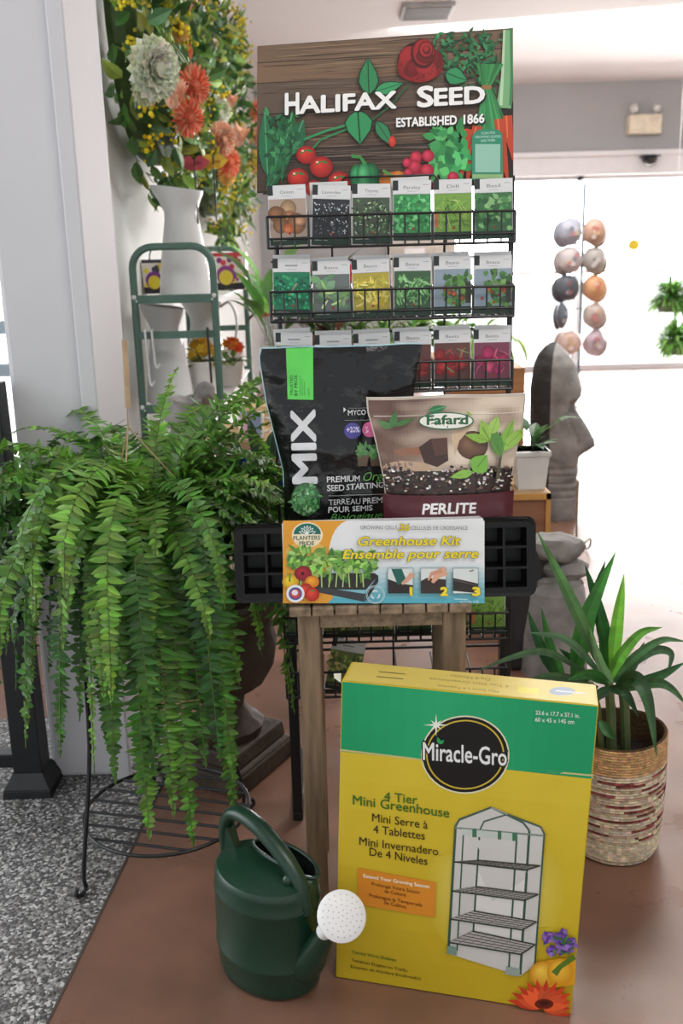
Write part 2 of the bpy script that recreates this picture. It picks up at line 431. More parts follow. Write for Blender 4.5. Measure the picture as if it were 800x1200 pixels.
# end wall with sliding glass doors
DY = 10.3
zc = 2.8; z1 = 2.13; z2 = 1.93
DX0 = .95
struct('wall_back', MB().box(-.87, DX0, DY, DY+.12, 0, z1).box(-.87, 5, DY, DY+.12, z1, zc), greym, 'grey end wall above the glass doors', 'wall')
struct('trim_4', MB().box(DX0, 5, DY-.12, DY+.02, z2, z1).box(DX0, 5, DY-.16, DY-.02, z1-.03, z1+.02), mat('door_header', (222, 221, 224), rough=.5, var=.02), 'white header box above the sliding doors', 'door header', bevel=.01)
fm = mat('door_frame', (226, 224, 226), rough=.4, var=.03)
dm = mat('door_mullion', (206, 206, 212), rough=.4)
xs = [DX0, aty(676, 300, DY).x, 4.4]
for i in range(2):
    d = thing(f'door_{i+1}', ['fixed glass door panel beside the hat stand', 'sliding glass door with the yellow ornament'][i], 'glass door', ((xs[i]+xs[i+1])/2, DY, 0)); d['kind'] = 'structure'
    q = MB(); a, b = xs[i]+.004, xs[i+1]-.004
    q.box(a, a+.025, DY-.02, DY+.02, 0, z2).box(b-.025, b, DY-.02, DY+.02, 0, z2).box(a, b, DY-.02, DY+.02, 0, .06).box(a, b, DY-.02, DY+.02, z2-.04, z2)
    q.build('door_frame', fm if i else dm, d, smooth=False)
    MB().box(a+.025, b-.025, DY+.008, DY+.014, .06, z2-.04).build('glass_pane', glassm, d, smooth=False)
    zr = aty(720, 318, DY).z
    MB().box(a+.05, b-.05, DY-.045, DY-.02, zr-.012, zr+.018).build('push_rail', mat('push_rail', (240, 214, 208), rough=.5), d, smooth=False)
struct('ground', MB().box(-30, 30, -12, 40, -.12, -.06), mat('outside_paving', (190, 188, 184), rough=.9), 'pale paving outside the doors', 'ground')
struct('wall_right', MB().box(5, 5.1, YB, 10.4, 0, 2.8), wallm, 'white shop wall opposite the wreaths', 'wall')
# ceiling vent, emergency light, sensor
v = aty(500, 36, 7.2)
vt = thing('ceiling_vent', 'square grey air vent in the white ceiling above the sign', 'vent', (v.x, 7.2, 2.8))
MB().box(v.x-.17, v.x+.17, 7.0, 7.4, 2.775, 2.8).build('vent_frame', mat('vent_grey', (190, 190, 192), rough=.6), vt, smooth=False, bevel=.004)
q = MB()
for k in range(6): q.box(v.x-.15, v.x+.15, 7.03+k*.06, 7.05+k*.06, 2.765, 2.778)
q.build('vent_slats', mat('vent_slat', (160, 160, 162), rough=.6), vt, smooth=False)
p = aty(752, 147, DY)
em = thing('emergency_light', 'cream emergency light with two lamp heads on the grey wall', 'emergency light', (p.x, DY-.005, p.z-.09))
MB().box(p.x-.16, p.x+.16, DY-.12, DY+.01, p.z-.09, p.z+.09).build('housing', mat('cream_plastic', (226, 214, 192), rough=.5), em, bevel=.012)
for s in (-1, 1):
    q = MB().tube([(p.x+s*.11, DY-.06, p.z+.09), (p.x+s*.11, DY-.06, p.z+.13)], .015)
    q.ball((p.x+s*.11, DY-.08, p.z+.15), .045, .05, .045); q.build('lamp_head', mat('lamp_head', (214, 212, 210), rough=.3), em)
p = aty(758, 189, DY-.12)
q = MB().lathe([(.07, 0), (.075, -.02), (.06, -.05), (.03, -.07), (0, -.075)], (p.x, DY-.2, p.z+.03), 20)
q.box(p.x-.08, p.x+.08, DY-.28, DY-.12, p.z+.03, p.z+.045)
tag(q.build('door_sensor', mat('black_dome', (40, 42, 48), rough=.2), loc=(p.x, DY-.2, p.z)), 'small black dome sensor under the white door header', 'sensor')

# ================================================================== SEED RACK
rack = thing('seed_rack', 'black wire rack of seed packets topped by a printed wooden-plank sign', 'display rack', (.1, 1.95, 0))
RX0, RX1 = -.124, .336; BY0, BY1, RYB = 1.895, 1.955, 1.972
q = MB()
for x in (RX0+.012, RX1+.006): q.tube([(x, RYB, .0), (x, RYB, 1.36)], .0055, 8)
for x in (-.005, .104, .213): q.tube([(x, RYB, .25), (x, RYB, 1.36)], .0025, 6)
for z in (.30, .40, .62, 1.36): q.tube([(RX0+.012, RYB, z), (RX1+.006, RYB, z)], .003, 6)
q.build('wire_grid', M['wire'], rack)
for s, x in ((0, RX0+.006), (1, RX1+.004)):
    MB().box(x-.008, x+.014, 1.952, 1.985, .0, .56).box(x-.008, x+.014, 1.95, 2.25, .0, .02).build('foot', M['iron'], rack, smooth=False, bevel=.002)
ZB = [1.237, 1.101, .963, .826, .69, .447, .325]
def basket(zb, hb=.056):
    q = MB(); r = .0021
    for z, rr in ((zb+hb, .0026), (zb+.016, r), (zb, .0026)):
        q.tube([(RX0, BY1+.012, z), (RX0, BY0, z), (RX1, BY0, z), (RX1, BY1+.012, z)], rr, 6)
    n = 18
    for k in range(n+1):
        x = RX0+(RX1-RX0)*k/n
        if k % 1 == 0: q.tube([(x, BY0, zb+hb), (x, BY0, zb), (x, BY1+.012, zb)], r*.9 if k % 3 else r*1.25, 5)
    for y in (BY0+.03, BY1+.01): q.tube([(RX0, y, zb), (RX1, y, zb)], r, 5)
    for x in (RX0, RX1): q.tube([(x, BY0+.03, zb), (x, BY0+.03, zb+hb)], r, 5)
    q.tube([(RX0, BY1+.012, zb+hb+.055), (RX1, BY1+.012, zb+hb+.055)], r, 5)
    for k in range(1, 6):
        x = RX0+(RX1-RX0)*k/6; q.tube([(x, BY0, zb+hb), (x, BY1+.01, zb+hb+.01)], r, 5)
    return q.build('basket', M['wire'], rack)
for z in ZB: basket(z)
# sign
SY = 1.962
stl, strr, sbl, sbr = aty(302, 54, SY), aty(601, 33, SY), aty(308, 228, SY), aty(598, 215, SY)
sb = MB(); t = .006
sb.hexa([sbl, sbr, sbl+Vector((0, t, 0)), sbr+Vector((0, t, 0)), stl, strr, stl+Vector((0, t, 0)), strr+Vector((0, t, 0))])
sign = sb.build('header_sign', mat('sign_board', (92, 74, 60), rough=.5), rack, smooth=False)
S = quad(sbl, sbr, strr, stl)
P = Print(S, .0004, .000012).crop(290, 20, .4)
r = random.Random(3)
def sy(x, y): return y-(x-30)*.062+((y-90)/430.)*(x-30)*.028   # follow the board's slant
planks = [(86, 136, (116, 92, 72)), (136, 196, (124, 97, 75)), (196, 288, (98, 80, 68)), (288, 392, (92, 72, 59)), (392, 432, (56, 44, 38)), (432, 514, (72, 55, 45))]
for a, b, c in planks:
    P.poly([(28, sy(28, a)), (777, sy(777, a)), (777, sy(777, b)), (28, sy(28, b))], c)
    for k in range(46):
        y = r.uniform(a+3, b-3); x = r.uniform(28, 600); w = r.uniform(60, 320); x1 = min(776, x+w); j = r.uniform(-2, 2)
        P.line([(x, sy(x, y)), ((x+x1)/2, sy((x+x1)/2, y+j)), (x1, sy(x1, y))], [.5, r.uniform(1, 4), .5], vary(mixc(c, r.choice([(48, 36, 30), (160, 132, 106), (136, 118, 104)]), r.uniform(.25, .8)), .1, r))
    P.line([(28, sy(28, b)), (400, sy(400, b)+r.uniform(-2, 2)), (777, sy(777, b))], 5, (38, 29, 25))
# greens, vegetables
GR = [(30, 92, 54), (44, 114, 68), (24, 72, 44), (62, 132, 84)]
P.poly([(480, 514), (560, 380), (777, 250), (777, 484)], (40, 38, 32))
P.scatter(150, 545, 50, 745, 150, 26, 9, GR, seed=4); P.scatter(60, 640, 120, 730, 210, 26, 7, GR, seed=5)
P.line([(762, 40), (757, 150), (748, 268)], [20, 26, 44], (120, 170, 120)); P.line([(750, 40), (745, 170), (740, 260)], [6, 8, 10], (180, 206, 170)); P.line([(770, 34), (772, 180), (768, 260)], 8, (60, 130, 80))
for k in range(16): P.line([(690+k*1.2, 200), (665+k*6.5, 350+r.uniform(-20, 20))], [4, 7], vary((60, 140, 84), .2, r))
for k in range(16): P.line([(690+k*1.2, 205), (670+k*5, 140)], [4, 5], vary((52, 128, 72), .2, r))
P.ell(698, 207, 16, 7, (150, 110, 70))
for x0, y0, x1, y1, w in ((650, 330, 622, 490, 26), (672, 320, 640, 500, 30), (735, 300, 762, 490, 30), (760, 290, 775, 420, 26), (742, 345, 745, 490, 26), (690, 340, 690, 500, 30), (640, 330, 632, 400, 20)):
    P.line([(x0, y0), ((x0+x1)/2-3, (y0+y1)/2), (x1, y1)], [w, w*.85, 4], (192, 72, 42)); P.line([(x0-4, y0), ((x0+x1)/2-8, (y0+y1)/2)], [5, 3], (226, 116, 76))
for x, y, a, l, w in ((60, 470, -1.62, 200, 46), (98, 430, -1.35, 160, 78), (122, 410, -1.2, 120, 56), (78, 470, -1.1, 150, 40), (105, 440, -1.75, 120, 56), (60, 505, -.95, 90, 24), (56, 505, -1.25, 110, 22)):
    P.leafp(x, y, a, l, w, vary((34, 104, 62), .2, r), (96, 160, 116))
P.scatter(60, 60, 290, 146, 420, 30, 16, GR, seed=8); P.scatter(40, 60, 420, 110, 490, 40, 9, GR, seed=9, ang=-1.2)
P.line([(165, 360), (230, 335), (290, 318)], 7, (50, 140, 86)); P.line([(170, 410), (215, 360), (290, 330)], 6, (46, 128, 78))
for x, y, q in ((172, 405, 29), (148, 472, 31), (216, 440, 34), (268, 484, 34), (195, 503, 27)):
    P.ell(x, y, q, q*.92, (140, 22, 22), (226, 60, 48)); P.leafp(x, y-q*.5, .3, 22, 8, (60, 120, 60)); P.leafp(x, y-q*.5, 2.6, 22, 8, (60, 120, 60)); P.ell(x-q*.35, y-q*.4, 4, 3, (250, 190, 170))
P.ell(320, 468, 22, 36, (18, 86, 48), (70, 176, 108)); P.ell(360, 466, 26, 38, (14, 72, 40), (54, 150, 90)); P.ell(340, 468, 22, 40, (24, 104, 60), (96, 196, 130)); P.line([(344, 432), (330, 412), (304, 408)], [12, 8, 10], (60, 140, 70))
P.ell(440, 480, 56, 27, (176, 96, 34), (232, 150, 60)); P.ell(440, 478, 20, 27, (190, 104, 36), (238, 160, 70)); P.line([(425, 470), (395, 450)], 10, (90, 140, 70))
P.ell(560, 440, 40, 30, (50, 16, 34), (110, 40, 70)); P.ell(520, 484, 40, 22, (90, 24, 40), (150, 50, 66))
P.scatter(70, 545, 340, 640, 460, 44, 26, [(60, 150, 84), (90, 180, 104), (44, 124, 70)], seed=12)
for x, y, q in ((492, 412, 18), (527, 408, 18), (488, 440, 20), (524, 452, 21), (466, 428, 14), (470, 458, 14), (500, 476, 20), (600, 470, 16)):
    P.ell(x, y, q, q, (150, 20, 46), (226, 70, 96))
# rose with its leaves
P.line([(470, 200), (420, 260), (330, 330)], 5, (40, 92, 56))
for x, y, a, l, w in ((355, 232, -1.6, 112, 62), (370, 222, -.3, 92, 40), (575, 165, .35, 74, 56), (322, 272, 1.5, 105, 84), (375, 305, 1.0, 90, 42)):
    P.leafp(x, y, a, l, w, (24, 52, 36)); d = Vector((math.cos(a), math.sin(a)))
    P.leafp(x+d.x*3, y+d.y*3, a, l-7, w-7, vary((52, 138, 88), .1, r), (24, 70, 44))
P.ell(423, 366, 11, 16, (176, 40, 36), (220, 80, 60))
for x, y, a, b, ro, c in ((500, 135, 62, 60, 0, (54, 10, 14)), (478, 140, 38, 48, .5, (128, 26, 28)), (530, 140, 40, 44, -.5, (118, 22, 26)), (502, 168, 48, 26, 0, (142, 30, 32)), (470, 120, 26, 32, .3, (150, 34, 36)), (545, 125, 22, 32, -.3, (98, 18, 22)), (486, 150, 24, 34, .8, (104, 18, 22)), (522, 155, 26, 32, -.9, (150, 36, 36)), (512, 110, 36, 44, 0, (70, 12, 16)), (514, 106, 31, 38, 0, (150, 30, 34)), (518, 118, 26, 22, .2, (96, 16, 20)), (520, 100, 22, 26, 0, (84, 14, 18)), (521, 98, 18, 21, 0, (160, 40, 42)), (523, 99, 12, 13, 0, (84, 14, 18)), (522, 96, 8, 9, 0, (150, 36, 38))):
    P.ell(x, y, a, b, c, mixc(c, (230, 70, 64), .2), rot=ro)
for k in range(26):
    q_ = r.uniform(0, 6.28); x, y = 500+50*math.cos(q_)*r.uniform(.5, 1), 140+48*math.sin(q_)*r.uniform(.5, 1); P.line([(x, y), (x+r.uniform(-8, 8), y+r.uniform(6, 16))], [.5, 2, ][:2], (70, 12, 16))
for dx, dy, c, bo in ((3, 4, (30, 26, 24), .045), (0, 0, (242, 240, 238), .035)):
    def tt(b, p0, p1, h): P.text(b, (p0[0]+dx, p0[1]+dy), (p1[0]+dx, p1[1]+dy), h, c, bo)
    tt('H', (112, 287), (150, 285), 59); tt('ALIFAX', (154, 284), (433, 268), 47); tt('S', (498, 265), (540, 262), 56); tt('EED', (547, 261), (690, 253), 47)
    tt('ESTABLISHED', (435, 324), (610, 316), 25); tt('1866', (631, 315), (690, 311), 25)
tg = [(654, 478), (655, 352), (664, 338), (680, 331), (718, 329), (733, 333), (743, 345), (745, 474)]
P.poly(tg, (56, 138, 108))
P.rect(664, 374, 737, 456, (150, 196, 176)); P.rect(656, 462, 744, 474, (150, 186, 130))
P.text('SCAN FOR', (682, 346), (722, 344), 7, (190, 225, 210)); P.text('GROWING GUIDES', (664, 357), (738, 355), 7, (190, 225, 210)); P.text('AND MORE', (680, 368), (722, 366), 7, (190, 225, 210))
P.build('sign_print', M['print'], sign, smooth=False)
w = [aty(388, 226, 1.945), aty(404, 208, 1.948), aty(508, 205, 1.948), aty(524, 222, 1.945)]
MB().tube(w, .0022, 6).build('sign_clip', M['wire'], rack)

# ---- seed packets
PW, PH = .071, .108
def leaves_pic(P, n, cols, ln, w, seed, x0=-.034, x1=.034, y0=.018, y1=.078, ang=None):
    P.scatter(n, x0, y0, x1, y1, ln, w, cols, seed=seed, ang=ang, inside=lambda x, y: abs(x) < .031 and .02 < y < .076)
def pic(P, k, seed):
    r = random.Random(seed*13+5)
    def blobs(n, cols, ra, rb, y0=.024, y1=.074):
        for _ in range(n):
            c = vary(r.choice(cols), .1, r); q = r.uniform(ra, rb); P.ell(r.uniform(-.031+q*.6, .031-q*.6), r.uniform(y0, y1), q, q*r.uniform(.8, 1.1), tuple(x*.6 for x in c), c, n=14)
    def strokes(n, cols, w):
        for _ in range(n):
            x, y = r.uniform(-.028, .028), r.uniform(.024, .07); a = r.uniform(0, PI); l = r.uniform(.012, .03); dx, dy = math.cos(a)*l/2, math.sin(a)*l/2
            dx = max(-.033-x, min(.033-x, dx)); ex = max(-.033, min(.033, x-dx)); P.line([(ex, max(.02, y-dy)), (x+r.uniform(-.003, .003), y), (x+dx, min(.078, y+dy))], [w*.5, w, w*.4], vary(r.choice(cols), .12, r))
    bg = {'onion': (170, 150, 136), 'lavender': (40, 44, 50), 'thyme': (70, 86, 66), 'parsley': (58, 140, 78), 'dill': (120, 160, 70), 'basil': (60, 110, 66), 'cress': (24, 120, 84), 'pale': (104, 112, 110), 'yellow': (176, 160, 60), 'green': (60, 92, 62), 'runner': (140, 156, 170), 'beet': (96, 60, 54), 'pink': (120, 60, 80), 'mix': (110, 130, 70), 'lettuce': (90, 120, 60)}[k]
    P.rect(-.0345, .014, .0345, .083, bg)
    if k == 'onion': blobs(7, [(206, 150, 100), (190, 128, 84), (222, 176, 130)], .011, .018); P.ell(.0, .03, .01, .009, (190, 96, 50), (228, 140, 90))
    if k == 'lavender': leaves_pic(P, 170, [(210, 212, 216), (96, 104, 106), (150, 156, 160), (30, 34, 36)], .005, .0022, seed)
    if k == 'thyme': leaves_pic(P, 150, [(80, 128, 76), (120, 160, 104), (180, 200, 170), (40, 60, 42), (60, 52, 58)], .007, .0035, seed)
    if k == 'parsley': leaves_pic(P, 130, [(66, 164, 90), (110, 196, 124), (44, 124, 70)], .01, .007, seed)
    if k == 'dill': strokes(70, [(140, 190, 80), (96, 150, 56), (170, 206, 110), (60, 100, 44)], .0016); P.rect(-.034, .022, -.027, .05, (190, 120, 76))
    if k == 'basil': leaves_pic(P, 55, [(90, 150, 84), (60, 116, 66), (130, 178, 116), (40, 84, 50)], .018, .012, seed)
    if k == 'cress': leaves_pic(P, 150, [(30, 150, 100), (20, 110, 78), (60, 176, 126), (14, 84, 62)], .009, .006, seed); P.line([(-.006, .04), (.01, .062)], .003, (150, 140, 120))
    if k == 'pale': leaves_pic(P, 26, [(120, 160, 116), (90, 130, 92)], .024, .016, seed); strokes(9, [(186, 214, 150), (150, 190, 124)], .0055)
    if k == 'yellow': strokes(70, [(226, 206, 90), (206, 184, 70), (240, 228, 140), (170, 160, 60)], .0045)
    if k == 'green': strokes(70, [(120, 180, 110), (90, 150, 84), (160, 206, 144), (60, 110, 64)], .0042)
    if k == 'runner': leaves_pic(P, 60, [(80, 130, 66), (110, 156, 80), (56, 94, 50)], .016, .011, seed, x0=-.012, ang=None); blobs(6, [(170, 84, 54), (196, 110, 70)], .003, .006, .026, .05); P.rect(.024, .02, .0345, .06, (58, 62, 52))
    if k == 'beet': blobs(8, [(206, 56, 60), (184, 44, 52), (222, 80, 80)], .010, .015, .03, .062); strokes(10, [(180, 60, 60), (140, 170, 110)], .002)
    if k == 'pink': blobs(8, [(206, 54, 110), (226, 90, 140), (180, 44, 96)], .009, .014, .03, .064); strokes(7, [(214, 90, 130)], .002)
    if k == 'mix': leaves_pic(P, 90, [(160, 180, 80), (110, 140, 70), (200, 200, 120), (70, 96, 50)], .013, .008, seed)
    if k == 'lettuce': leaves_pic(P, 90, [(70, 110, 60), (120, 150, 90), (150, 110, 90), (50, 80, 50)], .013, .01, seed)
packm = mat('seed_packet_paper', attr=True, rough=.45, var=.04)
def packet(x, y, zb, kind, name, seed, tilt=.10, roll=0.0, label='', lean=0, group=None, plain=False):
    P = Print(lambda a, b: (Vector((a, -.0022, b)), Vector((0, -1, 0))), .0002, .00001)
    P.grid(lambda u, v: (PW*(u-.5), -.0022, PH*v), 6, 2, (214, 214, 214))
    P.grid(lambda u, v: (PW*(.5-u), .0012+.0012*(1-(2*u-1)**2), PH*v), 6, 2, (196, 198, 200))
    if not plain:
        P.rect(-.0355, 0, .0355, .0145, (32, 56, 46)); P.line([(-.03, .009), (-.005, .009)], .0012, (150, 160, 150))
        pic(P, kind, seed)
        P.rect(-.0355, .0835, .0355, PH, (216, 216, 217)); P.rect(-.0355, .09, -.0255, PH, (34, 40, 40)); P.ell(.002, .021, .003, .002, (150, 50, 40))
        if name: P.text(name, (-.0045-.0016*len(name), .0925), (.0045+.0016*len(name), .0925), .0058, (110, 112, 118), up=(0, 1))
        else: P.line([(-.012, .095), (.012, .095)], .003, (150, 152, 156))
        P.line([(-.009, .0885), (.009, .0885)], .001, (170, 172, 174))
        P.line([(.02, .1), (.031, .1)], .001, (150, 150, 155))
    me = P.build('seed_packet', packm, smooth=False, loc=(0, 0, 0))
    me.location = (x, y, zb+.002); me.rotation_euler = (-tilt, roll, 0)
    return tag(me, label, 'seed packet', group)
xs6 = [RX0+.0385+.0767*k for k in range(6)]
rows = [
 (0, 'top', [('onion', 'Onion', 'onion picture'), ('lavender', 'Lavender', 'dark packet speckled with tiny white blossom'), ('thyme', 'Thyme', 'thyme sprigs'), ('parsley', 'Parsley', 'curly green parsley'), ('dill', 'Dill', 'feathery yellow-green dill'), ('basil', 'Basil', 'broad basil leaves')]),
 (1, 'second', [('cress', '', 'emerald fine-leaved greens'), ('pale', 'Beans', 'pale flat beans on grey'), ('yellow', 'Beans', 'yellow wax beans'), ('green', 'Beans', 'slim green beans'), ('runner', 'Beans', 'leafy bean plant beside the green beans'), ('runner', 'Beans', 'leafy bean plant at the end of its row')]),
 (2, 'third', [('lettuce', '', 'only pale top showing, over the bag\'s lime stripe'), ('lettuce', '', 'only pale top showing, second in its row'), ('mix', '', 'only pale top showing, third in its row'), ('beet', 'Beets', 'red beets half behind the black bag'), ('beet', 'Beets', 'round red beets in the middle of the wire pocket'), ('pink', 'Beets', 'pink beets at the row end')])]
for ri, rn, items in rows:
    for k, (kind, nm, desc) in enumerate(items):
        dz = [.0, -.004, -.003, .004, .004, .003][k] if ri == 0 else [.006, -.004, -.002, .0, .002, .0][k]
        rl = [-.02, .05, .02, .01, .0, -.01][k] if ri == 0 else [.02, 0, -.02, .01, 0, 0][k]
        packet(xs6[k]+.001, BY0+.016, ZB[ri]+.003+dz*.6, kind, nm, ri*10+k, .07, rl, f'seed packet with {desc}, {rn} rack row' if ri < 2 else f'seed packet, {desc}, third rack row', group='seed packets in the wire rack')
        if ri > 0 or k in (1, 3):
            packet(xs6[k]+.002, BY0+.03, ZB[ri]+.010+dz*.6, kind, '', 0, .07, R.uniform(-.04, .04), f'plain-topped spare packet behind the {["first", "second", "third", "fourth", "fifth", "sixth"][k]} packet of the {rn} rack row', group='spare packets behind the front ones', plain=True)
for k, kind in enumerate(['lettuce', 'mix', 'mix', 'green', 'mix', 'dill']):
    packet(xs6[k], BY0+.016, ZB[5]+.004, kind, '', 60+k, .07, 0, f'green vegetable seed packet low in the rack, {["first", "second", "third", "fourth", "fifth", "sixth"][k]} along under the stool top', group='seed packets in the low basket')
packet(xs6[0]+.075, BY0+.02, ZB[6]+.004, 'mix', '', 70, .25, .2, 'seed packet slumped in the lowest basket behind the yellow box', group='seed packets in the low basket')
packet(xs6[5], BY0+.016, ZB[4]+.004, 'yellow', '', 71, .07, 0, 'yellow seed packet just behind the perlite bag edge', group='seed packets in the wire rack')

# ================================================================== STOOL
KY = 1.662; SF = 1.652
zs = aty(450, 707, KY).z-.0015
xl, xr = aty(338, 712, SF).x, aty(553, 709, SF).x
st = thing('wooden_stool', 'weathered wooden slat-top stool under the seed kit', 'stool', ((xl+xr)/2, 1.76, 0))
n = 8; SB = 1.878
for k in range(n):
    a = xl+(xr-xl)*k/n; b = xl+(xr-xl)*(k+1)/n
    MB().box(a+.001, b-.0015, SF+R.uniform(-.002, .002), SB, zs-.017, zs).build('slat', M['wood_x'], st, smooth=False, bevel=.0025)
lx = [(aty(348, 720, SF+.01).x, aty(374, 720, SF+.01).x), (aty(519, 720, SF+.01).x, aty(546, 720, SF+.01).x)]
for i, (a, b) in enumerate(lx):
    for y0 in (SF+.01, SB-.05):
        MB().box(a, b, y0, y0+.038, 0, zs-.017).build('leg', M['wood'], st, smooth=False, bevel=.003)
MB().box(lx[0][1], lx[1][0], SF+.014, SF+.032, zs-.045, zs-.017).build('apron', M['wood_x'], st, smooth=False, bevel=.002)
MB().box(lx[0][1], lx[1][0], SB-.036, SB-.018, zs-.045, zs-.017).build('apron', M['wood_x'], st, smooth=False, bevel=.002)
for a, b in lx: MB().box(a+.01, b-.01, SF+.048, SB-.05, zs-.045, zs-.017).build('apron', M['wood_x'], st, smooth=False, bevel=.002)

# ================================================================== GREENHOUSE KIT
ktl, ktr, kbl, kbr = aty(271, 612, KY), aty(627, 610, KY), aty(271, 706, KY), aty(628, 707, KY)
kx0, kx1 = ktl.x, kbr.x; kz0, kz1 = zs+.001, (ktl.z+ktr.z)/2
TILT = math.radians(9)
KD = .046
piv = Vector((0, KY+KD, zs+.0006))
def lean(p):
    y, z = p[1]-piv.y, p[2]-piv.z
    return Vector((p[0], piv.y+y*math.cos(TILT)+z*math.sin(TILT), piv.z-y*math.sin(TILT)+z*math.cos(TILT)))
for _ in range(30):
    kz1 += (proj(lean(Vector(((kx0+kx1)/2, KY, kz1))))[1]-611.5)*.0012
kit = thing('seedling_kit', 'boxed seedling greenhouse kit standing on edge on the stool', 'seed kit', ((kx0+kx1)/2, KY+.02, kz0))
q = MB()
def rrect(x0, x1, z0, z1, y, r, n=5):
    o = []
    for cx, cz, a in ((x1-r, z1-r, 0), (x0+r, z1-r, PI/2), (x0+r, z0+r, PI), (x1-r, z0+r, 1.5*PI)):
        for k in range(n+1): q_ = a+PI/2*k/n; o.append((cx+r*math.cos(q_), y, cz+r*math.sin(q_)))
    return o
rim0 = rrect(kx0, kx1, kz0, kz1, KY, .014); rim1 = rrect(kx0+.006, kx1-.006, kz0+.006, kz1-.006, KY+.002, .010); back = rrect(kx0+.003, kx1-.003, kz0+.003, kz1-.003, KY+.042, .012)
nn = len(rim0)
q.add(rim0+rim1+back, [(k, (k+1) % nn, nn+(k+1) % nn, nn+k) for k in range(nn)]+[(k, 2*nn+k, 2*nn+(k+1) % nn, (k+1) % nn) for k in range(nn)]+[tuple(2*nn+k for k in range(nn))])
nx, nz = 12, 3; cx0, cx1, cz0, cz1 = kx0+.006, kx1-.006, kz0+.006, kz1-.006; mg = .008
cw = (cx1-cx0-2*mg)/nx; ch = (cz1-cz0-2*mg)/nz
gx = [cx0]+[cx0+mg+cw*k for k in range(nx+1)]+[cx1]; gz = [cz0]+[cz0+mg+ch*k for k in range(nz+1)]+[cz1]
Yf = KY+.002
for z0, z1 in ((cz0, cz0+mg), (cz1-mg, cz1)): q.add([(cx0, Yf, z0), (cx1, Yf, z0), (cx1, Yf, z1), (cx0, Yf, z1)], [(0, 1, 2, 3)])
for x0, x1 in ((cx0, cx0+mg), (cx1-mg, cx1)): q.add([(x0, Yf, cz0+mg), (x1, Yf, cz0+mg), (x1, Yf, cz1-mg), (x0, Yf, cz1-mg)], [(0, 1, 2, 3)])
for i in range(nx):
    for j in range(nz):
        a, b = cx0+mg+cw*i, cx0+mg+cw*(i+1); c, d = cz0+mg+ch*j, cz0+mg+ch*(j+1); g = .0022; t = .006
        o = [(a, Yf, c), (b, Yf, c), (b, Yf, d), (a, Yf, d)]; m_ = [(a+g, Yf, c+g), (b-g, Yf, c+g), (b-g, Yf, d-g), (a+g, Yf, d-g)]; e = [(a+t, Yf+.038, c+t), (b-t, Yf+.038, c+t), (b-t, Yf+.038, d-t), (a+t, Yf+.038, d-t)]
        q.add(o+m_+e, [(k, (k+1) % 4, 4+(k+1) % 4, 4+k) for k in range(4)]+[(4+k, 4+(k+1) % 4, 8+(k+1) % 4, 8+k) for k in range(4)]+[(8, 9, 10, 11)])
q.build('cell_tray', M['blackpl'], kit, smooth=False, xf=lean)
q = MB(); a1 = rrect(kx0+.002, kx1+.0025, kz0, kz1+.002, KY+.012, .015); b1 = rrect(kx0+.006, kx1-.001, kz0+.003, kz1-.002, KY+KD, .013)
q.add(a1+b1, [(k, nn+k, nn+(k+1) % nn, (k+1) % nn) for k in range(nn)]+[tuple(nn+k for k in range(nn))])
q.build('clear_dome', M['clear'], kit, xf=lean)
sl0, sl1 = aty(331, 660, KY-.003).x, aty(568, 660, KY-.003).x; sz0, sz1 = kz0-.0006, kz1+.0015; SYF = KY-.003
slv = MB().box(sl0, sl1, SYF, KY+KD+.001, sz0, sz1).build('sleeve', mat('sleeve_card', (226, 228, 230), rough=.45, var=.03), kit, smooth=False, bevel=.0012, xf=lean)
P = Print(quad(*[lean(Vector(p_)) for p_ in ((sl0, SYF, sz0), (sl1, SYF, sz0), (sl1, SYF, sz1), (sl0, SYF, sz1))]), .0003).crop(325, 600, .1625)
x0, y0, x1, y1 = 42, 60, 1494, 660
P.fine([(40, 62), (1492, 62), (1492, 658), (40, 658)], 2, 16, lambda u, v: mixc((228, 230, 232), (76, 170, 192), max(0, (v-.5)/.5)**1.2))
P.poly([(40, 62), (520, 62)]+[(520-150*math.sin(t*PI/2/8)-0, 62+250*(1-math.cos(t*PI/2/8))) for t in range(1, 9)]+[(376, 420), (400, 620), (360, 658), (40, 658)], (226, 158, 50))
P.ell(210, 290, 150, 80, (232, 182, 84)); 
# logo: fan of petals over a dark green half disc
P.ell(215, 165, 112, 92, (240, 224, 190)); P.ell(215, 160, 98, 78, (22, 106, 92), a0=PI, a1=2*PI)
for k, a in enumerate((-2.85, -2.35, -1.95, -1.57, -1.19, -.79, -.29)):
    P.leafp(215, 160, a, 66, 26, (240, 244, 240)); P.leafp(215+6*math.cos(a), 160+6*math.sin(a), a, 52, 16, (22, 106, 92))
P.text('PLANTERS', (115, 202), (308, 198), 28, (22, 90, 80), .01); P.text('PRIDE', (158, 240), (264, 238), 28, (22, 90, 80), .01)
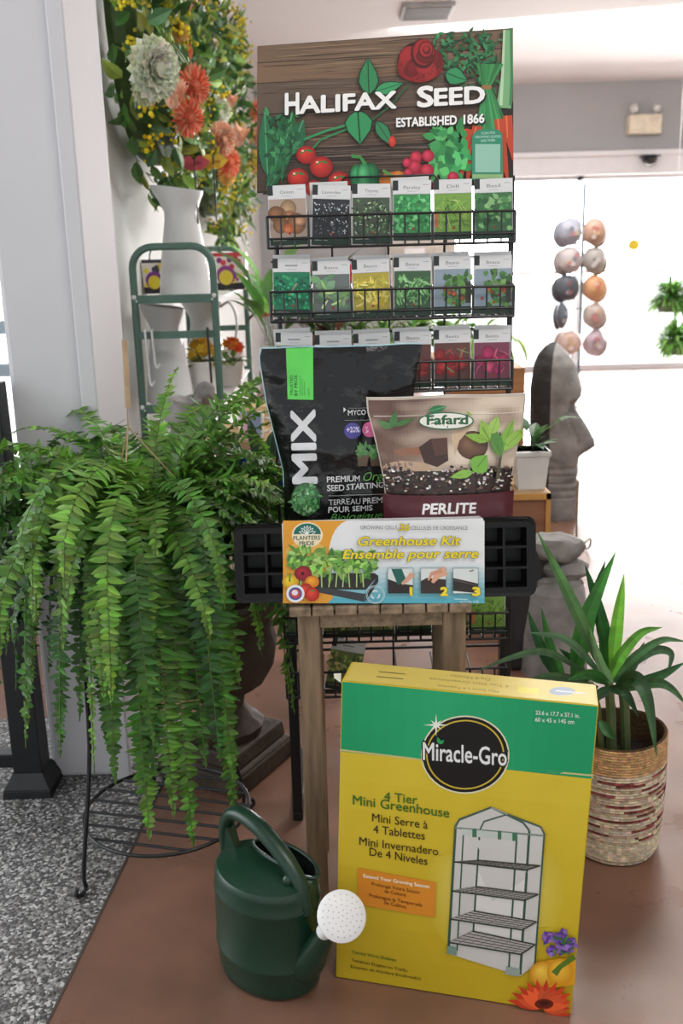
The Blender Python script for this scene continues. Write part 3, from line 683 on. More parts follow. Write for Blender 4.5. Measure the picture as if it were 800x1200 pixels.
# planted tray picture
P.poly([(240, 520), (330, 440), (700, 440), (728, 460), (636, 560), (300, 556)], (48, 44, 42)); P.poly([(250, 530), (630, 590), (628, 648), (300, 580)], (60, 62, 66)); P.poly([(630, 590), (726, 458), (728, 500), (636, 646)], (44, 46, 50))
P.scatter(150, 105, 280, 690, 460, 70, 34, [(126, 176, 76), (96, 150, 60), (160, 200, 104), (70, 124, 52)], seed=31, inside=lambda x, y: y > 270+.1*abs(x-250))
rr_ = random.Random(4)
for k in range(12): x = 70+k*50; P.line([(x, 540), (x+rr_.uniform(-15, 15), 440)], 9, (176, 200, 130))
P.scatter(60, 105, 270, 680, 420, 60, 36, [(140, 190, 86), (110, 164, 70), (170, 208, 116)], seed=33, inside=lambda x, y: y > 260+.1*abs(x-250))
P.ell(95, 500, 60, 52, (200, 150, 20), (250, 220, 60)); P.line([(88, 500), (92, 440)], 14, (90, 150, 50)); P.ell(186, 440, 62, 54, (120, 20, 36), (190, 40, 56)); P.ell(182, 440, 14, 14, (60, 14, 20))
P.ell(250, 500, 52, 44, (206, 110, 20), (250, 180, 50)); P.ell(205, 560, 50, 50, (160, 30, 22), (224, 70, 50)); P.ell(250, 590, 52, 50, (176, 30, 22), (236, 76, 56)); P.leafp(235, 560, .2, 40, 14, (70, 130, 50))
P.ell(130, 585, 66, 64, (236, 236, 238)); P.ell(130, 585, 48, 46, (60, 84, 160)); P.ell(130, 585, 36, 34, (206, 70, 70)); P.ell(126, 578, 22, 20, (230, 232, 240))
P.ring(705, 592, 68, 66, 5, (196, 214, 218)); P.ring(705, 592, 58, 56, 3, (196, 214, 218))
for a in (-1.57, .52, 2.62):
    P.line([(705+30*math.cos(a+t), 592+30*math.sin(a+t)) for t in (-.7, -.2, .3, .7)], [12, 12, 12, 2], (214, 228, 232))
# headings (second crop frame)
P.crop(440, 600, .24375)
P.crop(260, 590, .475)
P.text('GROWING CELLS', (341, 63), (431, 63), 9, (96, 98, 104)); P.text('36', (435, 66), (460, 66), 16, (226, 200, 40), .02, shear=.2, edge=(110, 96, 40), ew=.03); P.text('CELLULES DE CROISSANCE', (466, 64), (605, 64), 9, (96, 98, 104))
P.text('Greenhouse Kit', (333, 103), (584, 101), 21, (236, 214, 44), .02, shear=.22, edge=(120, 116, 84), ew=.035)
P.text('Ensemble pour serre', (298, 135), (628, 133), 21, (236, 214, 44), .02, shear=.22, edge=(120, 116, 84), ew=.035)
for k, x in enumerate((409, 490, 569)):
    P.rect(x-1, 158, x+62, 221, (60, 110, 120)); P.rect(x, 159, x+61, 220, (214, 220, 220)); 
    if k == 0: P.poly([(x, 185), (x+30, 196), (x+61, 200), (x+61, 220), (x, 220)], (44, 36, 36)); P.poly([(x+8, 160), (x+34, 160), (x+46, 190), (x+24, 200)], (30, 96, 88)); P.line([(x+61, 172), (x+44, 190), (x+34, 197)], [14, 10, 6], (214, 160, 136))
    if k == 1: P.poly([(x, 190), (x+14, 182), (x+61, 186), (x+61, 220), (x, 220)], (56, 44, 42)); P.line([(x+61, 164), (x+40, 174), (x+28, 194)], [24, 20, 7], (218, 164, 138)); P.line([(x+52, 164), (x+26, 172), (x+18, 188)], [12, 9, 5], (206, 148, 122))
    if k == 2: P.poly([(x, 182), (x+61, 196), (x+61, 220), (x, 214)], (46, 40, 40)); P.line([(x, 187), (x+61, 201)], 3, (80, 74, 72)); P.line([(x+50, 163), (x+40, 166)], 3, (120, 110, 100))
    P.text(str(k+1), (x+(55 if k == 0 else 49), 225), (x+(58.4 if k == 0 else 65), 225), 19, (238, 216, 40), .05, edge=(120, 106, 40), ew=.03)
P.line([(572, 234), (605, 235)], 2, (190, 220, 228)); P.text('ACTUAL SIZE', (585, 243), (632, 243), 5, (210, 232, 236))
P.build('sleeve_print', M['print'], slv, smooth=False)

# ================================================================== BAGS
def interp(tab, z):
    if z <= tab[0][0]: return tab[0][1:]
    for a, b in zip(tab, tab[1:]):
        if z <= b[0]:
            t = (z-a[0])/(b[0]-a[0]); return tuple(a[i]+(b[i]-a[i])*t for i in range(1, len(a)))
    return tab[-1][1:]
def bag(tab, Y, z0, bulge, top_wave, crump, seed, flip=1):
    zt = tab[-1][0]
    def S(u, v, side=-1):
        z = z0+(zt-z0)*v; a, b = interp(tab, z); x = a+(b-a)*u
        w = max(0, 1-(2*u-1)**2)
        g = min(1, max(0, (1-v)/.42))**.75*(1-.35*max(0, .25-v)/.25)
        y = Y+side*bulge*(w**.55)*g
        e = min(1, max(0, (1.0-v)*8))*min(1, w*3)
        nv = noise.noise(Vector((u*5+seed, v*6, side*3.1)))*.6+noise.noise(Vector((u*13, v*15+seed, side)))*.25
        y += side*crump*nv*e*(1+1.2*max(0, 1-u/.22)+.9*max(0, (v-.72)/.28))
        if v > .8: z += top_wave*noise.noise(Vector((u*3.0, seed, 1)))*(v-.8)/.2
        y += .01*noise.noise(Vector((u*2.3, seed+4, 2)))*max(0, v-.75)/.25
        return Vector((x, y, z))
    return S
MY = 1.846
def row_(py, pl, pr, Y): a = aty(pl, py, Y); b = aty(pr, py, Y); return ((a.z+b.z)/2, a.x, b.x)
mt = [row_(py, l, rr, MY) for py, l, rr in ((406, 306, 495), (418, 303, 493), (434, 306, 489), (470, 312, 484), (510, 322, 480), (550, 332, 476), (610, 333, 474))]
mt = [(zs, mt[-1][1]+.004, mt[-1][2]-.004)]+mt[::-1]
mS = bag(mt, MY, zs+.001, .040, .014, .0095, 2.0)
bag1 = thing('soil_bag', 'black glossy seed-starting mix pouch with lime stripe standing on the stool', 'soil bag', (.0, MY, zs))
q = MB().grid(lambda u, v: mS(u, v, -1), 48, 60).grid(lambda u, v: mS(1-u, v, 1), 48, 60)
q.build('pouch', M['blackfilm'], bag1, sharp=1.2)
sf = Surf(lambda u, v: mS(u, v, -1), .3, .5)
P = Print(sf, .0009, .00003).crop(295, 400, .19375); P.maxe = 30
P.fine([(206, 44), (370, 38), (372, 354), (217, 350)], 8, 16, (92, 206, 86))
for k, (t_, y_) in enumerate((('TRUSTED', 236), ('BY PROS', 262))): P.text(t_, (y_+14, 328), (y_+12, 206), 17, (30, 70, 34), .02, up=(-1, 0))
for k in range(3): P.line([(292+k*14, 328), (290+k*14, 205+k*20)], 4, (64, 150, 64))
P.text('1974', (350, 328), (348, 285), 9, (40, 90, 40), up=(-1, 0))
WH = (214, 214, 216)
P.text('MIX', (392, 852), (378, 418), 138, WH, .035, up=(-1.0, .02))
P.ell(328, 955, 88, 102, (44, 92, 50), (110, 170, 110)); P.scatter(90, 255, 865, 400, 1040, 34, 22, [(96, 160, 96), (60, 120, 66), (150, 200, 146)], seed=5, inside=lambda x, y: ((x-328)/80)**2+((y-955)/92)**2 < 1)
P.poly([(556, 400), (572, 416), (556, 432)], WH); P.line([(586, 406), (700, 402)], 4, (120, 120, 122)); P.text('MYCO', (582, 448), (688, 444), 30, WH, .015); P.line([(560, 480), (720, 476)], 3, (140, 140, 142))
P.ell(608, 542, 50, 50, (76, 70, 150)); P.text('+20%', (572, 552), (648, 550), 32, (220, 214, 240), .03); P.ell(712, 534, 48, 48, (214, 100, 150)); P.text('3', (682, 552), (704, 552), 34, (244, 220, 232), .03)
for x, y in ((668, 700), (742, 700)):
    P.poly([(x-38, y-20), (x+38, y-24), (x+26, y+50), (x-26, y+50)], (106, 88, 72)); P.scatter(12, x-20, y-60, x+20, y-20, 50, 28, [(80, 140, 80), (110, 170, 100)], seed=int(x))
P.text('PREMIUM', (458, 850), (650, 842), 34, WH, .02); P.text('Orga', (668, 842), (800, 832), 52, (110, 180, 90), .0, shear=.3)
P.text('SEED STARTING', (458, 902), (788, 882), 34, WH, .02); P.line([(462, 930), (800, 922)], 3, (170, 170, 172))
P.text('TERREAU', (462, 988), (656, 978), 32, (206, 206, 208)); P.text('PREM', (670, 978), (780, 970), 32, WH, .02); P.text('POUR SEMIS', (462, 1032), (726, 1018), 32, WH, .02); P.text('Biologique', (472, 1084), (780, 1068), 44, (90, 160, 76), shear=.3)
P.build('bag_print', M['gloss_print'], bag1)
q = MB(); pts = [mS(k/40, .999, -1)+Vector((0, -.001, .0012)) for k in range(41)]
q.tube(pts, .0016, 6); pts = [mS(0.0, v/30., -1) for v in range(12, 31)]; q.tube(pts, .0013, 6)
q.build('bag_seam', mat('pale_blue_film', (170, 206, 218), rough=.35), bag1)
# perlite pouch
PY = 1.766
pt_ = [row_(py, l, rr, PY) for py, l, rr in ((463, 429, 616), (480, 430, 615), (500, 436, 612), (530, 443, 605), (560, 449, 599), (590, 452, 597), (608, 453, 596))]
pt_ = [(zs, pt_[-1][1], pt_[-1][2])]+pt_[::-1]
pS = bag(pt_, PY, zs+.001, .034, .002, .002, 5.0)
bag2 = thing('perlite_bag', 'clear-topped perlite pouch with seedling picture and maroon band', 'perlite bag', (.19, PY, zs))
q = MB().grid(lambda u, v: pS(u, v, -1), 40, 50).grid(lambda u, v: pS(1-u, v, 1), 40, 50)
q.build('pouch', mat('pouch_film', (196, 184, 170), rough=.3, spec=.5, var=.08), bag2, sharp=1.2)
sf = Surf(lambda u, v: pS(u, v, -1), .5, .5)
P = Print(sf, .0007, .00002).crop(420, 450, .25625); P.maxe = 26
def pcol(u, v):
    c = mixc((112, 84, 74), (222, 206, 186), min(1, max(0, (u-.22+.2*v)/.5)))
    if v < .16: c = mixc(c, mixc((96, 66, 60), (206, 188, 168), min(1, max(0, (u-.3)/.4))), .8)
    n_ = noise.noise(Vector((u*4, v*5, 2)))
    c = mixc(c, (230, 216, 196) if n_ > 0 else (120, 92, 76), min(.5, abs(n_)*.8))
    return c
def fineS(u0, u1, v0, v1, nu, nv, col):
    P.h += P.step
    def g(i, j):
        u = u0+(u1-u0)*i; v = v0+(v1-v0)*j; e = 1e-3; p = pS(u, v); n_ = (pS(u+e, v)-p).cross(pS(u, v+e)-p).normalized(); return p+n_*P.h
    P.grid(g, nu, nv, col)
zz = lambda py: (aty(520, py, PY-.03).z-zs)/(pt_[-1][0]-zs)
fineS(.012, .988, zz(560), .985, 40, 30, lambda u, v: pcol(u, 1-v))
P.poly([(165, 300), (270, 288), (330, 320), (170, 330)], (146, 100, 76))
P.poly([(100, 370), (190, 350), (300, 360), (380, 420), (250, 440), (110, 400)], (190, 160, 134))
P.poly([(275, 290), (330, 250), (405, 245), (410, 350), (360, 380), (300, 360)], (66, 44, 38)); P.ell(520, 280, 72, 66, (84, 58, 46), (150, 112, 82)); P.poly([(330, 250), (405, 245), (407, 320), (350, 330)], (88, 60, 52))
P.poly([(440, 150), (530, 180), (460, 260), (440, 330), (425, 240)], (206, 178, 150))
v0 = zz(581); fineS(.012, .988, v0, zz(552), 30, 10, lambda u, v: vary((58, 44, 40), .3))
r = random.Random(9)
for k in range(430):
    x, y = r.uniform(125, 690), 375+abs(r.gauss(0, 1))*55
    if y > 505 or y < 365+(.0 if x < 200 or x > 420 else 25): continue
    if y < 420 and 260 < x < 400 and r.random() < .8: continue
    c = r.choice([(70, 54, 48), (40, 32, 30), (214, 204, 198), (226, 218, 212), (120, 96, 84), (48, 38, 36)])
    P.ell(x, y, r.uniform(3, 10), r.uniform(3, 7), vary(c, .15, r), n=6)
fineS(.008, .992, .0, zz(579), 24, 12, (82, 32, 40))
for x, y, a, l, w, c in ((150, 200, -1.3, 80, 40, (70, 120, 66)), (150, 200, -2.6, 70, 30, (84, 130, 76)), (165, 190, -.35, 100, 26, (70, 116, 60)), (590, 260, -1.9, 100, 60, (150, 190, 80)), (590, 260, -2.9, 110, 40, (136, 180, 70)), (640, 320, -1.2, 170, 50, (130, 180, 66)), (650, 300, -.8, 150, 50, (150, 196, 84)), (640, 330, -1.8, 140, 60, (84, 140, 60)), (520, 400, -.9, 100, 90, (120, 180, 70)), (520, 400, 2.9, 110, 40, (140, 190, 80)), (600, 230, -1.2, 90, 50, (160, 200, 96))):
    P.leafp(x, y, a, l, w, c, tuple(k*.8 for k in c))
P.line([(625, 430), (640, 330), (640, 220)], [16, 12, 6], (78, 72, 48)); P.line([(640, 330), (590, 250), (560, 200)], 6, (110, 150, 70))
P.ell(398, 170, 126, 40, (40, 104, 66)); P.ell(398, 170, 120, 35, (232, 230, 222)); P.leafp(314, 128, -.25, 92, 34, (40, 116, 70), (130, 180, 140)); P.leafp(488, 128, .6, 34, 12, (150, 180, 80))
P.text('Fafard', (312, 186), (495, 184), 40, (32, 96, 58), .03)
P.text('PERLITE', (294, 590), (528, 584), 46, (236, 232, 230), .03, shear=.1)
P.ell(432, 624, 18, 12, (220, 190, 190))
P.build('bag_print', M['gloss_print'], bag2)
q = MB(); 
for u in (.004, .996): q.tube([pS(u, v/24., -1) for v in range(25)], .001, 5)
q.tube([pS(k/30., .905, -1)+Vector((0, -.001, 0)) for k in range(1, 30)], .0008, 5); q.tube([pS(k/30., .998, -1) for k in range(31)], .001, 5)
q.build('bag_seam', mat('clear_seam', (226, 216, 206), rough=.3), bag2)

# ================================================================== BIG YELLOW BOX
prm = (-.0148, 1.5346, -.2059, .0342, .4038, .5537, .0847, -.0386)
def boxp(u, v, w):
    x, y, yaw, ph, W, h, d, rr = prm
    lx_, lz, ly = u*W, w*h, (v-1)*d
    lx_, lz = lx_*math.cos(rr)-lz*math.sin(rr), lx_*math.sin(rr)+lz*math.cos(rr)
    ly, lz = ly*math.cos(ph)+lz*math.sin(ph), -ly*math.sin(ph)+lz*math.cos(ph)
    return Vector((x+lx_*math.cos(yaw)-ly*math.sin(yaw), y+lx_*math.sin(yaw)+ly*math.cos(yaw), lz))
b8 = {(u, v, w): boxp(u, v, w) for u in (0, 1) for v in (0, 1) for w in (0, 1)}
fbl, fbr = atz(393, 1145, .001), atz(669, 1189, .001)
dv = b8[(0, 1, 0)]-b8[(0, 0, 0)]; dv.z = 0
b8[(0, 0, 0)] = fbl; b8[(1, 0, 0)] = fbr; b8[(0, 1, 0)] = fbl+dv; b8[(1, 1, 0)] = fbr+dv
bx = thing('greenhouse_box', 'big yellow and green greenhouse carton standing on the brown floor', 'cardboard box', (fbl+fbr)/2)
YL = mat('yellow_carton', (208, 180, 40), rough=.42, var=.05, scale=3)
q = MB().hexa([b8[k] for k in ((0, 0, 0), (1, 0, 0), (0, 1, 0), (1, 1, 0), (0, 0, 1), (1, 0, 1), (0, 1, 1), (1, 1, 1))])
cart = q.build('carton', YL, bx, smooth=False, bevel=.002)
fS = quad(b8[(0, 0, 0)], b8[(1, 0, 0)], b8[(1, 0, 1)], b8[(0, 0, 1)])
P = Print(fS, .0005).crop(380, 760, .425)
YC = (208, 182, 48)
def uvp(u, v):  # face uv -> crop px
    a = proj(fS.S(u, v)); return ((a[0]-380)/.425, (a[1]-760)/.425)
def fr(u0, v0, u1, v1, col, nu=1, nv=1):
    P.fine([uvp(u0, v1), uvp(u1, v1), uvp(u1, v0), uvp(u0, v0)], nu, nv, col)
vb = fS.inv(380+42*.425, 760+283*.425)[1]
fr(.004, .004, .996, vb, lambda u, v: mixc((200, 170, 34), (216, 190, 54), 1-v), 4, 8)
fr(.004, vb, .996, .998, lambda u, v: mixc((22, 150, 96), (40, 166, 110), max(0, 1-abs(u-.4)*2.2)), 16, 6)
P.line([(43, 279), (300, 310), (742, 350)], 5, (196, 190, 130))
# glow behind the product picture
for k in range(12): P.ell(470, 668, 190-k*8, 205-k*9, mixc(YC, (236, 222, 150), .03+k*.045), n=36)
# brand disc
P.ell(388, 292, 122, 108, (226, 222, 190), n=40); P.ell(388, 292, 118, 104, (18, 18, 18), n=40); P.ring(388, 292, 108, 96, 4, (206, 180, 60), n=44)
for dx, dy, c, bo in ((0, 0, (24, 22, 22), .09), (0, 0, (236, 236, 236), .015)): P.text('Miracle-Gro', (272, 305), (502, 322), 47, c, bo)
P.leafp(318, 262, -1.9, 20, 10, (46, 160, 90)); P.leafp(318, 262, -.7, 16, 9, (46, 160, 90))
for a in range(8): P.line([(308, 210), (308+(34 if a % 2 == 0 else 20)*math.cos(a*PI/4), 210+(30 if a % 2 == 0 else 18)*math.sin(a*PI/4))], [7, .5], (232, 240, 226))
P.ell(503, 281, 4, 4, (24, 60, 44))
P.text('23.6 x 17.7 x 57.1 in.', (582, 181), (703, 190), 11, (222, 236, 226), .015); P.text('60 x 45 x 145 cm', (581, 200), (688, 207), 11, (222, 236, 226), .015)
GT, BT = (66, 110, 34), (56, 46, 22)
P.text('4 Tier', (165, 418), (256, 428), 24, GT, .012); P.text('Mini Greenhouse', (79, 428), (344, 465), 25, GT, .012)
P.text('Mini Serre à', (132, 475), (285, 496), 22, BT, .004); P.text('4 Tablettes', (135, 507), (277, 526), 22, BT, .004)
P.text('Mini Invernadero', (97, 540), (314, 569), 22, BT, .004); P.text('De 4 Niveles', (125, 569), (284, 596), 22, BT, .004)
P.poly([(92, 603), (308, 643), (304, 740), (92, 703)], (222, 142, 44))
P.text('Extend Your Growing Season', (108, 629), (289, 659), 9, (244, 236, 216), .025)
for t_, a, b in (('Prolonge Votre Saison', (131, 651), (263, 675)), ('de Culture', (166, 671), (225, 682)), ('Prolongue la Temporada', (124, 682), (270, 710)), ('de Cultivo', (165, 702), (226, 715))): P.text(t_, a, b, 9.5, (96, 52, 16), .004)
P.text('Tiered Wire Shelves', (75, 838), (198, 861), 8, (72, 124, 40), .012); P.text('Tablettes Étagées en Treillis', (75, 860), (230, 890), 8, BT); P.text('Estantes de Alambre Escalonados', (74, 878), (266, 912), 8, BT)
# mini greenhouse picture
GF = (74, 96, 86); LT = (208, 206, 200)
P.poly([(360, 492), (372, 470), (460, 436), (596, 492), (606, 510), (600, 640), (580, 870), (540, 900), (500, 888), (340, 838)], LT)
P.poly([(430, 500), (565, 508), (548, 812), (412, 790)], (222, 220, 214))
fp = [(360, 492), (372, 470), (460, 436), (548, 478), (565, 500)]
P.line(fp, 6, GF); P.line([(425, 506), (440, 475), (505, 455), (596, 490), (606, 510)], 5, GF); P.line([(460, 436), (505, 455)], 4, (150, 160, 154))
for a, b, w_ in (((362, 490), (342, 836), 7), ((565, 500), (540, 896), 7), ((606, 508), (580, 868), 5), ((428, 506), (410, 790), 5), ((384, 500), (366, 830), 4), ((530, 520), (508, 890), 5)): P.line([a, b], w_, (60, 92, 74))
P.line([(360, 492), (606, 514)], 5, (120, 140, 130)); P.poly([(380, 495), (530, 508), (528, 528), (380, 512)], (196, 204, 196)); P.rect(408, 494, 420, 518, (70, 120, 90)); P.rect(478, 500, 488, 524, (70, 120, 90)); P.rect(518, 506, 532, 528, (70, 120, 90))
for y, dd in ((585, 8), (665, 22), (742, 40), (806, 56)):
    a = (360-(y-492)*.055, y); b = (560-(y-500)*.06, y+dd*.2+22); c = (600-(y-510)*.065, y+12-dd*.1); d_ = (424-(y-500)*.05, y-dd*.55)
    P.poly([a, b, c, d_], (178, 174, 168))
    for k in range(6): t_ = k/5; P.line([(a[0]+(d_[0]-a[0])*t_, a[1]+(d_[1]-a[1])*t_), (b[0]+(c[0]-b[0])*t_, b[1]+(c[1]-b[1])*t_)], 4 if k in (0, 5) else 2, (66, 66, 60))
    for k in range(9): t_ = k/8; P.line([(a[0]+(b[0]-a[0])*t_, a[1]+(b[1]-a[1])*t_), (d_[0]+(c[0]-d_[0])*t_, d_[1]+(c[1]-d_[1])*t_)], 1.2, (110, 106, 100))
    P.line([a, b], 4, (58, 66, 56)); P.line([b, c], 4, (58, 66, 56))
P.poly([(340, 815), (366, 820), (364, 842), (338, 836)], (120, 150, 138)); P.poly([(502, 872), (540, 880), (538, 900), (498, 894)], (150, 166, 158))
# flowers in the corner
r = random.Random(21)
ins = lambda x, y: x < 702-(y-780)*.085
for k in range(20):
    x, y = 655+r.uniform(-42, 40), 815+r.uniform(-38, 36)
    if not ins(x+14, y): continue
    for j in range(5): P.leafp(x, y, j*1.256+r.random(), 17, 13, vary(r.choice([(120, 86, 170), (96, 62, 146), (146, 112, 190)]), .1, r))
    P.ell(x, y, 3, 3, (70, 40, 100))
P.scatter(14, 630, 790, 690, 840, 20, 9, [(90, 140, 60), (60, 110, 50)], seed=6, inside=lambda x, y: ins(x+20, y))
P.poly([(565, 905), (570, 880), (590, 862), (620, 852), (660, 850), (694, 838), (690, 920), (600, 930)], (226, 160, 30)); P.ell(605, 890, 40, 36, (206, 134, 20), (250, 210, 80)); P.ell(650, 885, 36, 38, (214, 144, 24), (250, 206, 70)); P.line([(634, 890), (650, 870), (690, 842)], [20, 14, 16], (90, 120, 40))
for ly in range(2):
    for k in range(22):
        a = k*2*PI/22+ly*.14; x1_, y1_ = 600+math.cos(a)*(100-ly*22), 985+math.sin(a)*(82-ly*20)
        yl = 968+(x1_-500)*.205; xm = 688
        ln = 100-ly*22
        while ln > 20 and (600+math.cos(a)*ln > 683 or 985+math.sin(a)*ln*.82 > 962+(600+math.cos(a)*ln-500)*.235): ln -= 4
        if ln > 22: P.leafp(600, 985, math.atan2(math.sin(a)*.82, math.cos(a)), ln*math.hypot(math.cos(a), .82*math.sin(a)), 24, vary([(206, 62, 34), (226, 92, 50)][ly], .1, r))
P.ell(606, 972, 26, 14, (110, 34, 20)); P.ell(606, 970, 14, 7, (70, 24, 16))
P.build('front_print', M['print'], cart, smooth=False)
tS = quad(b8[(0, 0, 1)], b8[(1, 0, 1)], b8[(1, 1, 1)], b8[(0, 1, 1)])
P = Print(tS, .0006).crop(380, 760, .425)
def up_(u, v): a = proj(tS.S(u, v)); return ((a[0]-380)/.425, (a[1]-760)/.425)
P.fine([up_(.01, .98), up_(.99, .98), up_(.99, .02), up_(.01, .02)], 2, 2, (214, 190, 92))
a, b = up_(.93, .5), up_(.8, .5); P.ell((a[0]+b[0])/2, (a[1]+b[1])/2, 36, 12, (150, 160, 176)); P.line([up_(.84, .5), up_(.96, .5)], 3, (210, 214, 220))
a = up_(.735, .35); P.line([(a[0]-28, a[1]-4), (a[0]+28, a[1])], 16, (222, 206, 60))
for t_, u0, u1, vv in (('4 Tier Mini Greenhouse', .66, .34, .55), ('Mini Serre à 4 Tablettes', .62, .38, .25), ('De 4 Niveles', .58, .42, .8)):
    P.text(t_, up_(u0, vv), up_(u1, vv), 9, (150, 128, 52), up=(0, .8))
for vv in (.35, .6): P.line([up_(.13, vv), up_(.24, vv)], 3, (140, 120, 60))
P.build('top_print', M['print'], cart, smooth=False)
q = MB(); a = b8[(0, 0, 1)]; q.add([a+Vector((-.001, 0, -.002)), a+Vector((.0, .03, 0)), a+Vector((-.012, .02, .004)), a+Vector((-.011, .008, .002))], [(0, 1, 2, 3)])
q.build('corner_flap', mat('white_card', (226, 222, 206), rough=.6), cart, smooth=False, solid=.001)

# ================================================================== WATERING CAN
CX, CY, PS = -.147, 1.487, math.radians(-44)
can = thing('watering_can', 'dark green plastic watering can with white rose on the brown floor', 'watering can', (CX, CY, 0))
ca, sa = math.cos(PS), math.sin(PS)
def cl(a, b, z): return Vector((CX+a*ca-b*sa, CY+a*sa+b*ca, z))
A0, B0 = .107, .082
prof = [(0, .0), (.86, .0), (.94, .006), (.965, .02), (.985, .052), (1.005, .056), (1.005, .060), (.985, .064), (.985, .12), (.975, .160), (.985, .163), (.985, .167), (.965, .171), (.955, .19), (.94, .198), (.90, .203)]
q = MB(); q.lathe([(r_*A0, z) for r_, z in prof], (CX, CY, 0), 48, 1, B0/A0, PS, cap=False)
# domed lid with a filling hole on the far side
nr, na = 14, 64; hole = lambda a, b: ((a-.012)/.074)**2+((b-.036)/.030)**2 < 1
vs = []; fs = []
for i in range(nr+1):
    for j in range(na):
        k = .90*(1-i/nr); th = 2*PI*j/na; a, b = k*A0*math.cos(th), k*B0*math.sin(th)
        vs.append(cl(a, b, .203+.016*(1-(k/.9)**2)))
for i in range(nr):
    for j in range(na):
        k = .90*(1-(i+.5)/nr); th = 2*PI*(j+.5)/na
        if hole(k*A0*math.cos(th), k*B0*math.sin(th)): continue
        fs.append((i*na+j, i*na+(j+1) % na, (i+1)*na+(j+1) % na, (i+1)*na+j))
q.add(vs, fs)
body = q.build('body', M['greencan'], can)
q = MB(); rim = []
for j in range(40):
    th = 2*PI*j/40; a, b = .012+.076*math.cos(th), .036+.032*math.sin(th); k = min(.9, math.hypot(a/A0, b/B0)); rim.append(cl(a, b, .204+.016*(1-(k/.9)**2)))
q.tube(rim, .0032, 6, closed=True); q.build('filler_rim', M['greencan'], can)
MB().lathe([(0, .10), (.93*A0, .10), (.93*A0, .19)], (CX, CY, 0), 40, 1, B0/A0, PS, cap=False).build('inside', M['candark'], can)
hp = spline([cl(-.100, 0, .150), cl(-.103, 0, .195), cl(-.103, 0, .235), cl(-.088, 0, .268), cl(-.058, 0, .281), cl(-.01, 0, .274), cl(.04, 0, .250), cl(.075, 0, .222), cl(.092, 0, .196), cl(.1, 0, .16)], 6)
q = MB().tube(hp, [.0105+.0025*math.sin(PI*i/(len(hp)-1)) for i in range(len(hp))], 12, up=(ca, sa, 0), flat=1.25)
q.add([cl(-.098, -.012, .2), cl(-.098, .012, .2), cl(-.072, .006, .208), cl(-.072, -.006, .208), cl(-.092, -.01, .25), cl(-.092, .01, .25)], [(0, 1, 5, 4), (0, 4, 3), (1, 2, 5), (4, 5, 2, 3)])
q.build('handle', M['greencan'], can)
rose_c = Vector((-.0165, 1.352, .2015))
da = math.hypot(rose_c.x-CX, rose_c.y-CY)
rn = (Vector((0, 0, H))-rose_c).normalized(); rn = (rn+Vector((.25, .0, .10))).normalized()
nk0 = rose_c-rn*.030+Vector((-.020, .004, -.026)); 
sp = spline([cl(.06, 0, .045), cl(.095, 0, .066), cl(.118, 0, .098), cl(.140, 0, .136), nk0], 6)
n_ = len(sp)
q = MB().tube(sp, [.046+(.0105-.046)*min(1, (i/(n_-1))*1.02)**.7 for i in range(n_)], 16, up=(0, 0, 1)); q.build('spout', M['greencan'], can)
q = MB(); bt = (rose_c-nk0).normalized()
q.tube([nk0-bt*.008, nk0+bt*.012, rose_c-rn*.012], [.0135, .013, .012], 14)
e1_ = rn.orthogonal().normalized(); e2_ = rn.cross(e1_)
pr = [(.012, -.016), (.034, -.010), (.0395, -.004), (.040, 0), (.038, .002), (.025, .005), (.012, .0065), (0, .007)]
vs = []; fs = []
for r_, h_ in pr:
    for j in range(32): t = 2*PI*j/32; vs.append(rose_c+rn*h_+e1_*math.cos(t)*r_+e2_*math.sin(t)*r_)
for i in range(len(pr)-1):
    for j in range(32): fs.append((i*32+j, i*32+(j+1) % 32, (i+1)*32+(j+1) % 32, (i+1)*32+j))
q.add(vs, fs); rose = q.build('rose', M['white'], can)
q = MB()
for ring_, cnt in ((.0, 1), (.008, 6), (.016, 11), (.024, 16), (.032, 20)):
    for k in range(cnt):
        t = 2*PI*k/cnt+ring_*60; c = rose_c+rn*(.0074-.0045*(ring_/.038)**2+.0003)+e1_*math.cos(t)*ring_+e2_*math.sin(t)*ring_
        q.add([c]+[c+e1_*math.cos(j*PI/3)*.0008+e2_*math.sin(j*PI/3)*.0008 for j in range(6)], [(0, 1+j, 1+(j+1) % 6) for j in range(6)])
q.build('holes', mat('hole_dark', (90, 86, 86), rough=.8), rose, smooth=False)
q = MB().ball(cl(.07, -.012, .214), .010, .010, .012); q.build('knob', M['greencan'], can)

# ================================================================== BASKET WITH YUCCA
BX, BYY, BR = .556, 1.842, .101
bk = thing('woven_basket', 'woven jute planter basket with maroon flecks holding the yucca', 'basket', (BX, BYY, 0))
zt = .262
wob = lambda q_, z: 1+.05*math.sin(2*q_+.6)*(z/.26)+.02*math.sin(3*q_)
def wv(i, j): return (0, 0, 0)
q = MB(); rows_ = 46; prof = []
for i in range(rows_*2+1):
    t = i/(rows_*2); z = .002+(zt-.002)*t
    r_ = BR*(.93+.09*math.sin(min(1, t*1.6)*PI/2)-.02*t)+(.0022 if i % 2 else -.001)*(1 if t < .8 else .5)
    if t < .04: r_ *= .96
    prof.append((r_, z))
r = random.Random(5)
def bcol(i, j):
    t = i/(rows_*2); rw = i//2
    if t > .79: return vary((206, 164, 118), .12, r)
    if t < .17: return vary((224, 206, 180), .12, r)
    k = noise.noise(Vector((j*.11+rw*1.3, rw*.9, 0)))
    if k > .1 and (rw % 2 == 0 or k > .35) and t > .22: return vary((142, 80, 74), .25, r)
    return vary((226, 208, 184) if rw % 3 else (200, 172, 146), .12, r)
q.lathe(prof, (BX, BYY, 0), 72, 1, 1, 0, col=bcol, wob=wob, cap=False)
